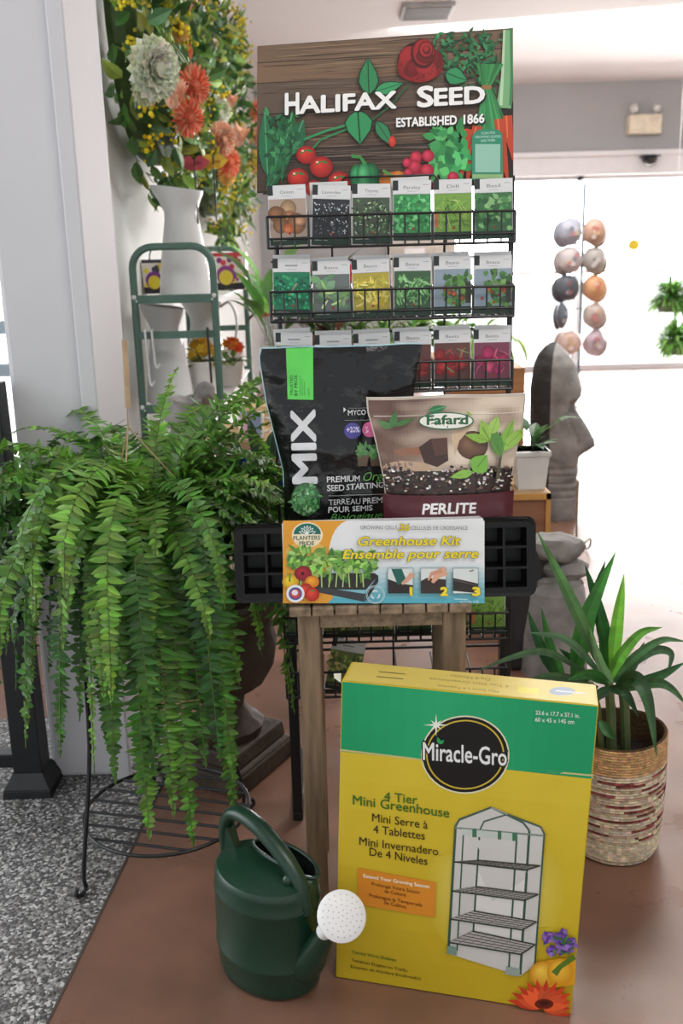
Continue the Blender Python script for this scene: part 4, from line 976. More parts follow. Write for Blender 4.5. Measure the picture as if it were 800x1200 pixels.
q.lathe([(BR*.99, zt), (BR*.96, zt+.003), (BR*.93, zt), (BR*.92, .16)], (BX, BYY, 0), 72, col=(96, 74, 52), wob=wob, cap=False)
q.build('basket_wall', M['jute'], bk)
MB().lathe([(0, .2), (BR*.9, .2)], (BX, BYY, 0), 40, wob=wob, cap=False).build('soil', M['soil'], bk)
yu = thing('yucca_plant', 'yucca plant with long sword leaves growing in the woven basket', 'plant', (BX, BYY, .2))
q = MB()
def sword(px, w, Y0, Y1, col, bend=0, side=(0, -1, .3)):
    k = len(px); pts = []
    for i, (a, b) in enumerate(px): pts.append(aty(a, b, Y0+(Y1-Y0)*i/(k-1)))
    pts = spline(pts, 7); m = len(pts); vs = []; fs = []; cs = []
    for i, p_ in enumerate(pts):
        t = i/(m-1); d = (pts[min(m-1, i+1)]-pts[max(0, i-1)]).normalized()
        nn_ = Vector(side); sd = d.cross(nn_).normalized(); up2 = sd.cross(d)
        ww = w*.68*min(1, .35+t*2.2)*(1-t**2.6)+.0003
        vs += [p_+sd*ww+up2*ww*.35, p_, p_-sd*ww+up2*ww*.35]
    for i in range(m-1):
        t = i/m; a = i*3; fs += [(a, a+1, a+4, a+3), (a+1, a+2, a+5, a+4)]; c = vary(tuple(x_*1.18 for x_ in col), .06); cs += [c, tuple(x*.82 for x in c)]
    o = len(q.c); q.add(vs, fs)
    for i, cc in enumerate(cs): q.c[o+i] = cc
G1, G2, G3 = (50, 104, 44), (34, 78, 38), (92, 152, 56)
for px, w, a, b, c in (
    ([(672, 800), (686, 726), (721, 647)], .030, 1.83, 1.86, (60, 124, 50)), ([(676, 790), (690, 720), (709, 657)], .024, 1.87, 1.9, G2), ([(716, 785), (702, 720), (685, 661)], .022, 1.87, 1.9, G2),
    ([(708, 790), (668, 702), (629, 622)], .020, 1.83, 1.74, (84, 124, 76)), ([(716, 785), (723, 725), (731, 672)], .021, 1.83, 1.84, (108, 172, 56)), ([(712, 800), (726, 770), (750, 742), (776, 735)], .018, 1.83, 1.82, G3),
    ([(712, 800), (745, 768), (775, 750), (804, 752)], .014, 1.85, 1.84, (70, 110, 66)), ([(712, 802), (758, 765), (785, 765), (782, 790)], .015, 1.86, 1.84, (60, 90, 58)), ([(725, 808), (765, 795), (803, 776)], .020, 1.84, 1.86, (44, 90, 46)),
    ([(722, 806), (742, 795), (758, 820), (769, 886)], .025, 1.80, 1.70, (54, 88, 50)), ([(735, 808), (765, 800), (785, 806), (806, 828)], .016, 1.82, 1.78, (62, 98, 56)), ([(704, 790), (664, 750), (620, 741)], .013, 1.82, 1.76, (86, 116, 84)),
    ([(690, 790), (640, 764), (600, 770), (556, 788)], .011, 1.82, 1.74, (66, 96, 62)), ([(655, 800), (632, 755), (618, 715)], .017, 1.84, 1.86, G2), ([(662, 800), (645, 760), (634, 712)], .016, 1.86, 1.88, G1),
    ([(712, 800), (708, 760), (700, 715)], .020, 1.85, 1.88, G1), ([(703, 845), (712, 858), (720, 866)], .016, 1.80, 1.77, G1), ([(712, 800), (690, 790), (664, 797)], .018, 1.80, 1.74, G1), ([(716, 800), (704, 780), (690, 735)], .016, 1.80, 1.8, (110, 150, 100)),
    ([(714, 806), (732, 812), (748, 840)], .016, 1.80, 1.76, (40, 76, 40)), ([(716, 806), (700, 815), (690, 830)], .016, 1.80, 1.78, (40, 76, 40)), ([(690, 800), (672, 775), (655, 760)], .014, 1.86, 1.88, G2), ([(720, 800), (740, 780), (755, 752)], .018, 1.88, 1.92, G2),
    ([(700, 806), (650, 792), (610, 800)], .013, 1.80, 1.75, (56, 84, 52))):
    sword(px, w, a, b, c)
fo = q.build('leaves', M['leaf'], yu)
q = MB()
for (a, b), (c, d), Y in (((718, 862), (713, 800), 1.83), ((706, 855), (690, 800), 1.84), ((735, 850), (728, 800), 1.85)):
    p0 = aty(a, b, Y); p0.z = .195; q.tube([p0, aty((a+c)/2, (b+d)/2, Y), aty(c, d, Y)], [.011, .010, .009], 8, col=(110, 128, 84))
q.build('stems', M['leaf'], yu)

# ================================================================== FERN ON STAND
FX, FY = -.395, 1.93
stand = thing('plant_stand', 'thin black wire plant stand beneath the big fern', 'plant stand', (FX, FY, 0))
legs = [Vector((-.530, 1.712, 0)), Vector((-.242, 2.0, 0)), Vector((-.46, 2.09, 0))]
for lg in legs:
    d = Vector((lg.x-FX, lg.y-FY, 0)).normalized()
    pts = [lg+d*.022+Vector((0, 0, .022)), lg+d*.026+Vector((0, 0, .010)), lg+d*.014+Vector((0, 0, .004)), lg+Vector((0, 0, .014)), lg+Vector((0, 0, .06)), lg-d*.045+Vector((0, 0, .3)), lg-d*.055+Vector((0, 0, .56))]
    MB().tube(spline(pts, 4), .0045, 8).build('leg', M['iron'], stand)
q = MB(); RC = Vector((-.385, 1.855, .098)); RR = .172
q.tube([RC+Vector((RR*math.cos(2*PI*k/48), RR*math.sin(2*PI*k/48), 0)) for k in range(48)], .0038, 8, closed=True)
th0 = math.radians(-14); dd = Vector((math.cos(th0), math.sin(th0), 0)); nn2 = Vector((-dd.y, dd.x, 0))
for k in range(-3, 4):
    o = k*.045; hl = math.sqrt(max(0, RR*RR-o*o)); q.tube([RC+nn2*o-dd*hl, RC+nn2*o+dd*hl], .003, 6)
q.build('lower_shelf', M['iron'], stand)
q = MB(); q.tube([Vector((FX+.15*math.cos(2*PI*k/40), FY+.15*math.sin(2*PI*k/40), .555)) for k in range(40)], .0045, 8, closed=True)
q.tube([(FX-.15, FY, .555), (FX+.15, FY, .555)], .004, 6); q.tube([(FX, FY-.15, .555), (FX, FY+.15, .555)], .004, 6); q.build('top_ring', M['iron'], stand)
fern = thing('boston_fern', 'huge bushy fern with long drooping fronds in a hanging pot on the wire stand', 'fern', (FX, FY, .56))
MB().lathe([(0, .562), (.085, .562), (.12, .70), (.127, .70), (.127, .715), (.112, .715), (.108, .68), (0, .68)], (FX, FY, 0), 32, cap=False).build('pot', mat('green_pot', (40, 58, 44), rough=.5), fern)
q = MB(); top = aty(146, 398, 1.93)
for a in (.3, 2.4, 4.5): q.tube([(FX+.125*math.cos(a), FY+.125*math.sin(a), .71), aty(150, 500, 1.93), top], .0016, 5)
q.tube([top, aty(150, 478, 1.93)], .006, 6, flat=.5); q.build('hanger', M['tan'], fern)
r = random.Random(11)
q = MB()
def frond(az, e0, ln, sag, base, light, wmax, seed, curl=0.0):
    rr = random.Random(seed); n = max(14, int(ln/.0108)); p = Vector(base); el = e0; step = ln/n; pts = []; a = az
    for i in range(n+1):
        t = i/n; pts.append(p.copy())
        d = Vector((math.cos(a)*math.cos(el), math.sin(a)*math.cos(el), math.sin(el)))
        p += d*step; el = max(-1.45, el-sag*step*(1.0+.8*t)); a += curl*step
    for i, p in enumerate(pts):
        if (p.x > -.20 and p.y < 1.82) or p.x > -.105: pts = pts[:i]; break
    if len(pts) < 8: return
    n = len(pts)-1
    sd0 = Vector((-math.sin(az), math.cos(az), 0))
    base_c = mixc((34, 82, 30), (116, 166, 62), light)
    q.tube(pts, .0011, 4, col=(96, 116, 56))
    tw = rr.uniform(-.5, .5)
    for i in range(3, n):
        t = i/n; d = (pts[min(n, i+1)]-pts[i-1]).normalized(); sd = (sd0-d*sd0.dot(d)).normalized(); up = sd.cross(d)
        if up.z < 0 and abs(d.z) < .8: up = -up
        sd = sd*math.cos(tw*t)+up*math.sin(tw*t); up = sd.cross(d); up = up if up.dot(Vector((math.cos(az), math.sin(az), .6))) > 0 else -up
        wl = wmax*min(1, .35+t*2.6)*(1-t**3.2)**.8
        if wl < .003: continue
        for s in (-1, 1):
            dirv = (sd*s+d*rr.uniform(.05, .6)-up*rr.uniform(-.35, .35))
            if (pts[i].x > -.20 and pts[i].y < 1.82) or pts[i].x > -.105: continue
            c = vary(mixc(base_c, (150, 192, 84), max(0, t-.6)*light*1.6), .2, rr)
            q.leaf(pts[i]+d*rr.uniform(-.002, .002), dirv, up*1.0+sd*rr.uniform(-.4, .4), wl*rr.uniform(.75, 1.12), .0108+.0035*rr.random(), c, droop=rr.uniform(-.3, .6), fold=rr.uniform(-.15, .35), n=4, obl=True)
ctr = Vector((FX, FY, .70))
kx = 0
for k in range(150):
    az = 2*PI*k*.6180339+r.uniform(-.3, .3); ring_ = r.random()
    e0 = math.radians(r.choice([r.uniform(45, 80), r.uniform(20, 60), r.uniform(0, 40)])); ln = r.uniform(.34, .56); sag = r.uniform(3.2, 6.6)
    if math.sin(az) < -.2: ln *= r.uniform(.95, 1.22)
    if math.cos(az) > .45 and math.sin(az) < .2 and r.random() < .45: continue
    base = ctr+Vector((math.cos(az)*.06*ring_, math.sin(az)*.06*ring_, .02))
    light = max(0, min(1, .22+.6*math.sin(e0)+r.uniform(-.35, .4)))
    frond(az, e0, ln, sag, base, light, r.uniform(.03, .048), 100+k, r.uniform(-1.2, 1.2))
# a few long individual fronds the photograph shows
for az, e0, ln, sag, li, wm in ((.15, .95, .44, 1.1, .9, .052), (.45, 1.05, .36, 1.2, .8, .05), (3.0, .85, .44, 2.4, 1.0, .036), (-1.35, .5, .72, 5.5, .6, .046), (-1.25, .3, .76, 5.0, .55, .05), (-1.0, .6, .70, 5.2, .45, .046), (-1.8, .7, .66, 6.0, .9, .022), (-1.65, .9, .72, 6.0, .35, .042), (-2.3, .5, .62, 5.0, .5, .03), (-2.8, .5, .52, 4.5, .4, .03), (.45, 1.15, .42, 2.2, .9, .036), (.2, .95, .40, 2.0, .8, .036), (2.6, 1.0, .42, 2.6, .95, .024), (2.9, .75, .46, 3.0, .9, .024), (-2.0, 1.0, .5, 4.6, 1.0, .028), (-.7, .7, .6, 5.0, .4, .032), (-.45, .7, .52, 5.6, .4, .03), (1.4, 1.3, .36, 2.0, .9, .03), (-2.6, 1.0, .45, 4.2, .85, .028), (-1.5, .55, .68, 5.4, .3, .046), (-1.12, .42, .62, 5.6, .3, .046), (-.85, .5, .66, 5.4, .5, .046), (-1.5, .35, .74, 5.2, .7, .05), (-.95, .3, .72, 5.4, .35, .05), (-1.7, .45, .6, 5.6, .4, .044), (3.0, .55, .5, 4.0, .6, .034), (3.3, .8, .48, 3.6, .7, .034), (2.75, .5, .52, 4.2, .4, .036), (.1, 1.1, .40, 2.2, .8, .04), (.6, 1.2, .40, 2.0, .7, .04), (.9, 1.1, .38, 2.4, .6, .04)):
    frond(az, e0, ln, sag, ctr+Vector((.03*math.cos(az), .03*math.sin(az), .03)), li, wm, int(az*1000)+7)
q.build('fronds', M['leaf'], fern, smooth=False)
print('fern faces', len(q.f))

# ================================================================== POST, PEDESTAL, LEFT SHELF
pc = aty(40, 930, 2.1)
pst = thing('railing_post', 'black square railing post with flared foot on the pebble floor', 'railing post', (pc.x-.01, 2.13, 0))
px0, px1 = pc.x-.042, pc.x+.034; bm = pst
t1 = aty(5, 450, 2.1).z
q = MB(); ax, ay = pc.x-.008, 2.13
q.hexa([(ax-.034, ay-.034, .05), (ax+.034, ay-.034, .05), (ax-.034, ay+.034, .05), (ax+.034, ay+.034, .05), (ax-.030, ay-.030, t1), (ax+.030, ay-.030, t1), (ax-.030, ay+.030, t1), (ax+.030, ay+.030, t1)]); q.build('shaft', M['iron'], pst, smooth=False, bevel=.003)
q = MB(); q.hexa([(ax-.058, ay-.058, 0), (ax+.058, ay-.058, 0), (ax-.058, ay+.058, 0), (ax+.058, ay+.058, 0), (ax-.056, ay-.056, .02), (ax+.056, ay-.056, .02), (ax-.056, ay+.056, .02), (ax+.056, ay+.056, .02)])
q.hexa([(ax-.056, ay-.056, .02), (ax+.056, ay-.056, .02), (ax-.056, ay+.056, .02), (ax+.056, ay+.056, .02), (ax-.036, ay-.036, .055), (ax+.036, ay-.036, .055), (ax-.036, ay+.036, .055), (ax+.036, ay+.036, .055)]); q.build('foot', M['iron'], pst, smooth=False, bevel=.002)
MB().box(ax-1.2, ax-.03, ay-.018, ay+.018, .06, .095).build('lower_rail', M['iron'], pst, smooth=False, bevel=.003)
MB().box(ax-1.2, ax-.028, ay-.02, ay+.02, t1-.07, t1-.03).build('top_rail', M['iron'], pst, smooth=False, bevel=.003)
# stone pedestal
pa = atz(281, 938); pbq = atz(344, 884); ang = math.atan2(pbq.y-pa.y, pbq.x-pa.x); sd_ = (pbq-pa).length
pe = (Vector((math.cos(ang), math.sin(ang), 0))); pf = Vector((-pe.y, pe.x, 0)); pcen = pa+pe*sd_/2+pf*sd_/2
ped = thing('stone_pedestal', 'dark brown carved stone urn on a square plinth behind the fern', 'stone urn', (pcen.x, pcen.y, 0))
def sq(q, h0, h1, k0, k1):
    vs = []
    for z, k in ((h0, k0), (h1, k1)):
        for b in (-1, 1):
            for a in (-1, 1): vs.append(pcen+pe*a*sd_/2*k+pf*b*sd_/2*k+Vector((0, 0, z)))
    q.hexa(vs)
q = MB(); sq(q, 0, .05, 1, 1); sq(q, .05, .062, 1, .9); sq(q, .062, .10, .9, .86); q.build('plinth', M['urn'], ped, smooth=False, bevel=.006)
flut = lambda a, z: 1+.035*abs(math.sin(6*a))
MB().lathe([(.09, .10), (.095, .12), (.07, .14), (.05, .17), (.055, .20), (.10, .23), (.128, .28), (.135, .33), (.125, .37), (.13, .40), (.145, .42), (.145, .44), (.10, .44), (.09, .40), (0, .40)], (pcen.x, pcen.y, 0), 48, wob=flut, cap=False).build('urn_body', M['urn'], ped)

def pot_plant(name, label, cat, c, rpot, hpot, pm, nl, ln, w, cols, seed, spread=(20, 80), flowers=None, group=None, square=False, droop=.5):
    t = thing(name, label, cat, c, group); r = random.Random(seed)
    if square:
        q = MB(); a = rpot; b = rpot*.8
        q.hexa([(c[0]+s*b, c[1]+u*b, c[2]) for u in (-1, 1) for s in (-1, 1)]+[(c[0]+s*a, c[1]+u*a, c[2]+hpot) for u in (-1, 1) for s in (-1, 1)])
        q.box(c[0]-a*1.06, c[0]+a*1.06, c[1]-a*1.06, c[1]+a*1.06, c[2]+hpot*.86, c[2]+hpot); q.build('pot', pm, t, smooth=False, bevel=.004)
    else: MB().lathe([(0, 0), (rpot*.75, 0), (rpot, hpot*.82), (rpot*1.08, hpot*.82), (rpot*1.08, hpot), (rpot*.9, hpot), (rpot*.88, hpot*.85), (0, hpot*.85)], c, 24, cap=False).build('pot', pm, t)
    MB().lathe([(0, hpot*.9), (rpot*.9, hpot*.9)], c, 16, cap=False).build('soil', M['soil'], t)
    q = MB()
    for k in range(nl):
        a = r.uniform(0, 2*PI); e = math.radians(r.uniform(*spread)); d = Vector((math.cos(a)*math.cos(e), math.sin(a)*math.cos(e), math.sin(e)))
        b = Vector(c)+Vector((math.cos(a)*rpot*.4*r.random(), math.sin(a)*rpot*.4*r.random(), hpot*.9)); l = ln*r.uniform(.6, 1.2)
        st_ = l*r.uniform(.2, .9); q.tube([b, b+d*st_], .0012, 4, col=tuple(x*.8 for x in cols[0]))
        q.leaf(b+d*st_, d+Vector((0, 0, -.3)), Vector((0, 0, 1)), l*.7, w*r.uniform(.7, 1.2), vary(r.choice(cols), .15, r), droop=droop*r.uniform(.4, 1.2))
    q.build('foliage', M['leaf'], t, smooth=False)
    if flowers:
        q = MB()
        for k in range(flowers[0]):
            a = r.uniform(0, 2*PI); e = math.radians(r.uniform(25, 85)); d = Vector((math.cos(a)*math.cos(e), math.sin(a)*math.cos(e), math.sin(e)))
            p_ = Vector(c)+Vector((0, 0, hpot))+d*ln*r.uniform(.9, 1.25); fc = vary(r.choice(flowers[2]), .1, r)
            for j in range(6):
                b_ = j*PI/3; pd = Vector((math.cos(b_), -.5, math.sin(b_))); q.leaf(p_, pd, (0, -1, .2), flowers[1], flowers[1]*.7, fc, droop=.2)
        q.build('blossoms', M['petal'], t, smooth=False)
    return t
# dark bushy plant with red and blue dots by the black bag
bc = (-.19, 2.33, .44)
pot_plant('potted_bush', 'dark leafy potted bush with red and blue blossoms beside the black bag', 'plant', bc, .09, .13, M['terracotta'], 170, .2, .035, [(44, 84, 44), (30, 62, 34), (66, 110, 56)], 5, (15, 85), (9, .02, [(170, 40, 40), (60, 80, 170)]))

# green metal shelf
SX0, SX1, SY0, SY1 = -.68, -.41, 3.4, 4.6
shelf = thing('metal_shelf', 'sage green metal shelf with arched end frames by the white wall', 'shelf', ((SX0+SX1)/2, 4.0, 0))
zT = 1.265
def arch(y):
    rr = .07; pts = [(SX0, y, 0), (SX0, y, zT-rr)]+[(SX0+rr-rr*math.cos(a*PI/12), y, zT-rr+rr*math.sin(a*PI/12)) for a in range(1, 7)]+[(SX1-rr+rr*math.sin(a*PI/12), y, zT-rr+rr*math.cos(a*PI/12)) for a in range(0, 6)]+[(SX1, y, zT-rr), (SX1, y, 0)]
    q = MB().tube(pts, .013, 8); return q.build('end_frame', M['greenmetal'], shelf)
arch(SY0); arch(SY1)
zsh = [1.108, .735, .35]
for z in zsh:
    q = MB().box(SX0, SX1, SY0-.012, SY1+.012, z-.022, z-.014)
    q.build('shelf_board', mat('shelf_board', (224, 224, 222), rough=.5, var=.03), shelf, smooth=False)
    MB().box(SX0+.01, SX1-.01, SY0-.014, SY0+.004, z-.028, z).build('end_rail', M['greenmetal'], shelf, smooth=False)
    MB().box(SX0+.01, SX1-.01, SY1-.004, SY1+.014, z-.028, z).build('end_rail', M['greenmetal'], shelf, smooth=False)
for y, z in ((SY0, .962), (SY1-.004, .90)): MB().box(SX0, SX1, y-.01, y+.01, z, z+.024).build('cross_bar', M['greenmetal'], shelf, smooth=False)
for k, (x, z) in enumerate(((SX0, 1.108), (SX1, 1.108), (SX0, .735), (SX1, .735))): MB().ball((x, SY0-.014, z-.006), .008, .004, .008, 10, 6).build('bolt', M['enamel'], shelf)
def jug(name, label, c, h, rb, spout, group=None, handle=True):
    t = thing(name, label, 'jug', c, group)
    def wb(a, z):
        k = max(0, (z-h*.72)/(h*.28)); d = math.cos(a-spout); return 1+.34*k*max(0, d)**2
    pr = [(0, 0), (rb, 0), (rb*1.0, .005), (rb*.93, h*.2), (rb*.8, h*.45), (rb*.64, h*.70), (rb*.60, h*.77), (rb*.70, h*.86), (rb*.84, h*.95), (rb*.86, h*.985)]
    n = 40; vs = []; fs = []
    for r_, z in pr+[(rb*.78, h*.96), (rb*.55, h*.78), (rb*.55, h*.70), (0, h*.7)]:
        for j in range(n):
            a = 2*PI*j/n; k = wb(a, z); lift = .035*h*max(0, z-h*.8)/(h*.2)*math.cos(a-spout)
            vs.append((c[0]+r_*k*math.cos(a), c[1]+r_*k*math.sin(a), c[2]+z+lift))
    for i in range(len(pr)+3):
        for j in range(n): fs.append((i*n+j, i*n+(j+1) % n, (i+1)*n+(j+1) % n, (i+1)*n+j))
    MB().add(vs, fs).build('body', M['enamel'], t)
    if handle:
        hx, hy = -math.cos(spout), -math.sin(spout); f = lambda d, z: (c[0]+hx*d, c[1]+hy*d, c[2]+z)
        MB().tube(spline([f(rb*.78, h*.9), f(rb*1.25, h*.95), f(rb*1.55, h*.75), f(rb*1.35, h*.45), f(rb*.85, h*.33)], 5), .006, 6, flat=1.8).build('handle', M['enamel'], t)
    return t
a = aty(217, 340, 3.6)
jug('enamel_jug', 'tall white enamel jug on the top shelf below the wreath', (a.x, 3.62, 1.095), .375, .094, PI*.95, 'white enamel jugs', False)
a = aty(200, 472, 3.6)
jug('enamel_jug', 'white enamel jug on the middle shelf, behind the hooks', (a.x, 3.6, .722), .345, .085, PI*1.0, 'white enamel jugs', False)
jug('enamel_jug', 'white enamel jug with thin loop handle, farther along the middle shelf', (-.55, 4.15, .722), .34, .088, PI*1.0, 'white enamel jugs')
# colourful bird houses / bags on top shelf
def tote(label, c, w, h, cols, seed):
    t = thing('gift_tin', label, 'gift tin', c, 'colourful gift tins'); r = random.Random(seed)
    q = MB(); q.hexa([(c[0]+s*w/2, c[1]+u*w*.4, c[2]) for u in (-1, 1) for s in (-1, 1)]+[(c[0]+s*w*.55, c[1]+u*w*.42, c[2]+h) for u in (-1, 1) for s in (-1, 1)], (236, 228, 220)); q.build('tin_body', M['paint'], t, smooth=False, bevel=.006)
    P = Print(lambda x, y: (Vector((c[0]+x, c[1]-w*.41, c[2]+y)), Vector((0, -1, 0))), .002)
    P.rect(-w*.47, h*.02, w*.47, h*.2, (40, 36, 44))
    for k in range(14): P.ell(r.uniform(-w*.4, w*.4), r.uniform(h*.25, h*.9), w*.09, w*.09, vary(r.choice(cols), .1, r), n=10)
    P.ell(-w*.1, h*.4, w*.3, h*.26, cols[0]); P.ell(-w*.1, h*.34, w*.22, h*.2, cols[1]); P.rect(-w*.5, h*.9, w*.5, h, cols[2])
    P.build('tin_print', M['print'], t, smooth=False)
    MB().tube([(c[0]+w*.3*math.cos(a*PI/8), c[1], c[2]+h+.05*math.sin(a*PI/8)) for a in range(9)], .003, 6).build('handle', M['wire'], t)
a = aty(269, 330, 4.15); tote('bright patterned gift tin on the top shelf, between jug and seed rack', (a.x, 4.2, 1.095), .13, .15, [(140, 60, 130), (220, 200, 60), (196, 60, 70)], 1)
a = aty(184, 340, 4.0); tote('bright patterned gift tin on the top shelf, mostly hidden by the tall jug', (a.x+.02, 3.95, 1.095), .11, .13, [(120, 50, 130), (220, 200, 50), (60, 60, 70)], 2)
# hooks
for k, (x, z) in enumerate(((170, 385), (178, 388), (243, 385))):
    a = aty(x, z, 3.38); ln = [.16, .10, .21][k]
    q = MB().tube(spline([(a.x, 3.41, .982), (a.x, 3.39, .992), (a.x, 3.375, .98), (a.x+.003, 3.375, .98-ln*.6), (a.x+.004, 3.375, .98-ln), (a.x+.012, 3.37, .98-ln-.015), (a.x+.02, 3.365, .98-ln)], 4), .004, 6)
    tag(q.build('hanging_hook', [M['enamel'], M['enamel'], M['iron']][k], loc=(a.x, 3.39, .98)), ['long white hook hanging from the shelf bar', 'short white hook hanging beside the long one', 'black rod hook hanging in front of the yellow flower pot'][k], 'hook', 'hooks on the shelf bar')
a = aty(232, 465, 3.75)
pot_plant('flower_pot', 'white pot of yellow flowers on the middle shelf', 'plant', (-.50, 3.72, .722), .058, .13, M['ceramic'], 40, .06, .03, [(150, 150, 50), (110, 130, 50)], 3, (10, 60), (22, .022, [(222, 186, 60), (206, 160, 50)]))
pot_plant('flower_pot', 'small white pot of orange flowers at the shelf end', 'plant', (-.43, 3.98, .722), .05, .10, M['ceramic'], 30, .07, .03, [(90, 130, 60), (120, 150, 70)], 4, (10, 70), (10, .024, [(222, 90, 50), (232, 140, 60)]))
q = MB().lathe([(0, 0), (.048, 0), (.055, .12), (.058, .125), (.052, .125), (.045, .02), (0, .02)], (-.46, 4.32, .722), 24, cap=False)
tag(q.build('white_cup', M['ceramic'], loc=(-.46, 4.32, .722)), 'plain white cup near the end of the middle shelf', 'cup')
# stone bird on lower part, straw hat, mug
a = aty(216, 478, 3.1)
q = MB().ball((a.x, 3.15, a.z-.02), .085, .06, .06, 16, 10, bump=.5, seed=2).ball((a.x+.06, 3.15, a.z+.04), .035, .035, .035, 12, 8, bump=.3).box(a.x-.05, a.x+.05, 3.1, 3.2, 0, a.z-.05)
tag(q.build('stone_bird', M['stone'], loc=(a.x, 3.15, 0)), 'rough grey stone bird on a block peeking over the fern', 'statue')
a = aty(298, 500, 2.9)
ct = thing('side_table', 'small pale table behind the black bag holding straw hat and mug', 'table', (a.x, 3.0, 0))
MB().box(a.x-.16, a.x+.12, 2.85, 3.2, a.z-.06, a.z-.035).build('tabletop', M['tan'], ct, smooth=False, bevel=.003)
for s in (-.14, .10):
    for y in (2.87, 3.18): MB().box(a.x+s-.015, a.x+s+.015, y-.015, y+.015, 0, a.z-.06).build('leg', M['tan'], ct, smooth=False)
ztb = a.z-.035
q = MB().lathe([(.115, 0), (.112, .004), (.07, .012), (.064, .05), (.05, .075), (0, .08)], (a.x, 3.08, ztb), 28)
tag(q.build('straw_hat', mat('straw', (206, 176, 130), rough=.9, var=.2, scale=60, bump=.4), loc=(a.x, 3.08, ztb)), 'round straw hat on the small table behind the black bag', 'hat')
q = MB().lathe([(0, 0), (.036, 0), (.04, .075), (.036, .075), (.033, .01), (0, .01)], (a.x-.01, 2.91, ztb), 20, cap=False, col=lambda i, j: [(226, 222, 216), (220, 170, 180), (150, 170, 206)][(j//3) % 3]).tube(spline([(a.x+.03, 2.91, ztb+.06), (a.x+.055, 2.91, ztb+.05), (a.x+.05, 2.91, ztb+.025), (a.x+.028, 2.91, ztb+.015)], 4), .004, 6, col=(226, 222, 216))
tag(q.build('striped_mug', M['paint'], loc=(a.x-.01, 2.91, ztb)), 'pink and blue striped mug in front of the straw hat', 'mug')
# butterfly picks
def pick(label, px, py, Y, cols, c0):
    p_ = aty(px, py, Y); t = thing('butterfly_pick', label, 'garden pick', (p_.x, Y, p_.z-.2), 'butterfly picks')
    MB().tube([(p_.x, Y, p_.z-.2), (p_.x, Y, p_.z+.02)], .003, 6).build('stick', M['wire'], t)
    q = MB()
    for s in (-1, 1):
        q.leaf((p_.x, Y, p_.z), (s, -.2, .12), (0, -1, 0), .055, .05, cols, droop=.05, pw=.7); q.leaf((p_.x, Y, p_.z), (s, -.2, -.6), (0, -1, 0), .035, .035, cols, droop=.05)
    q.build('wings', M['petal'], t, smooth=False)
pick('pink butterfly pick standing in the tall white jug', 228, 192, 3.6, (190, 84, 96), 0)
pick('amber butterfly pick beside the pink one in the jug', 250, 190, 3.63, (206, 168, 66), 0)

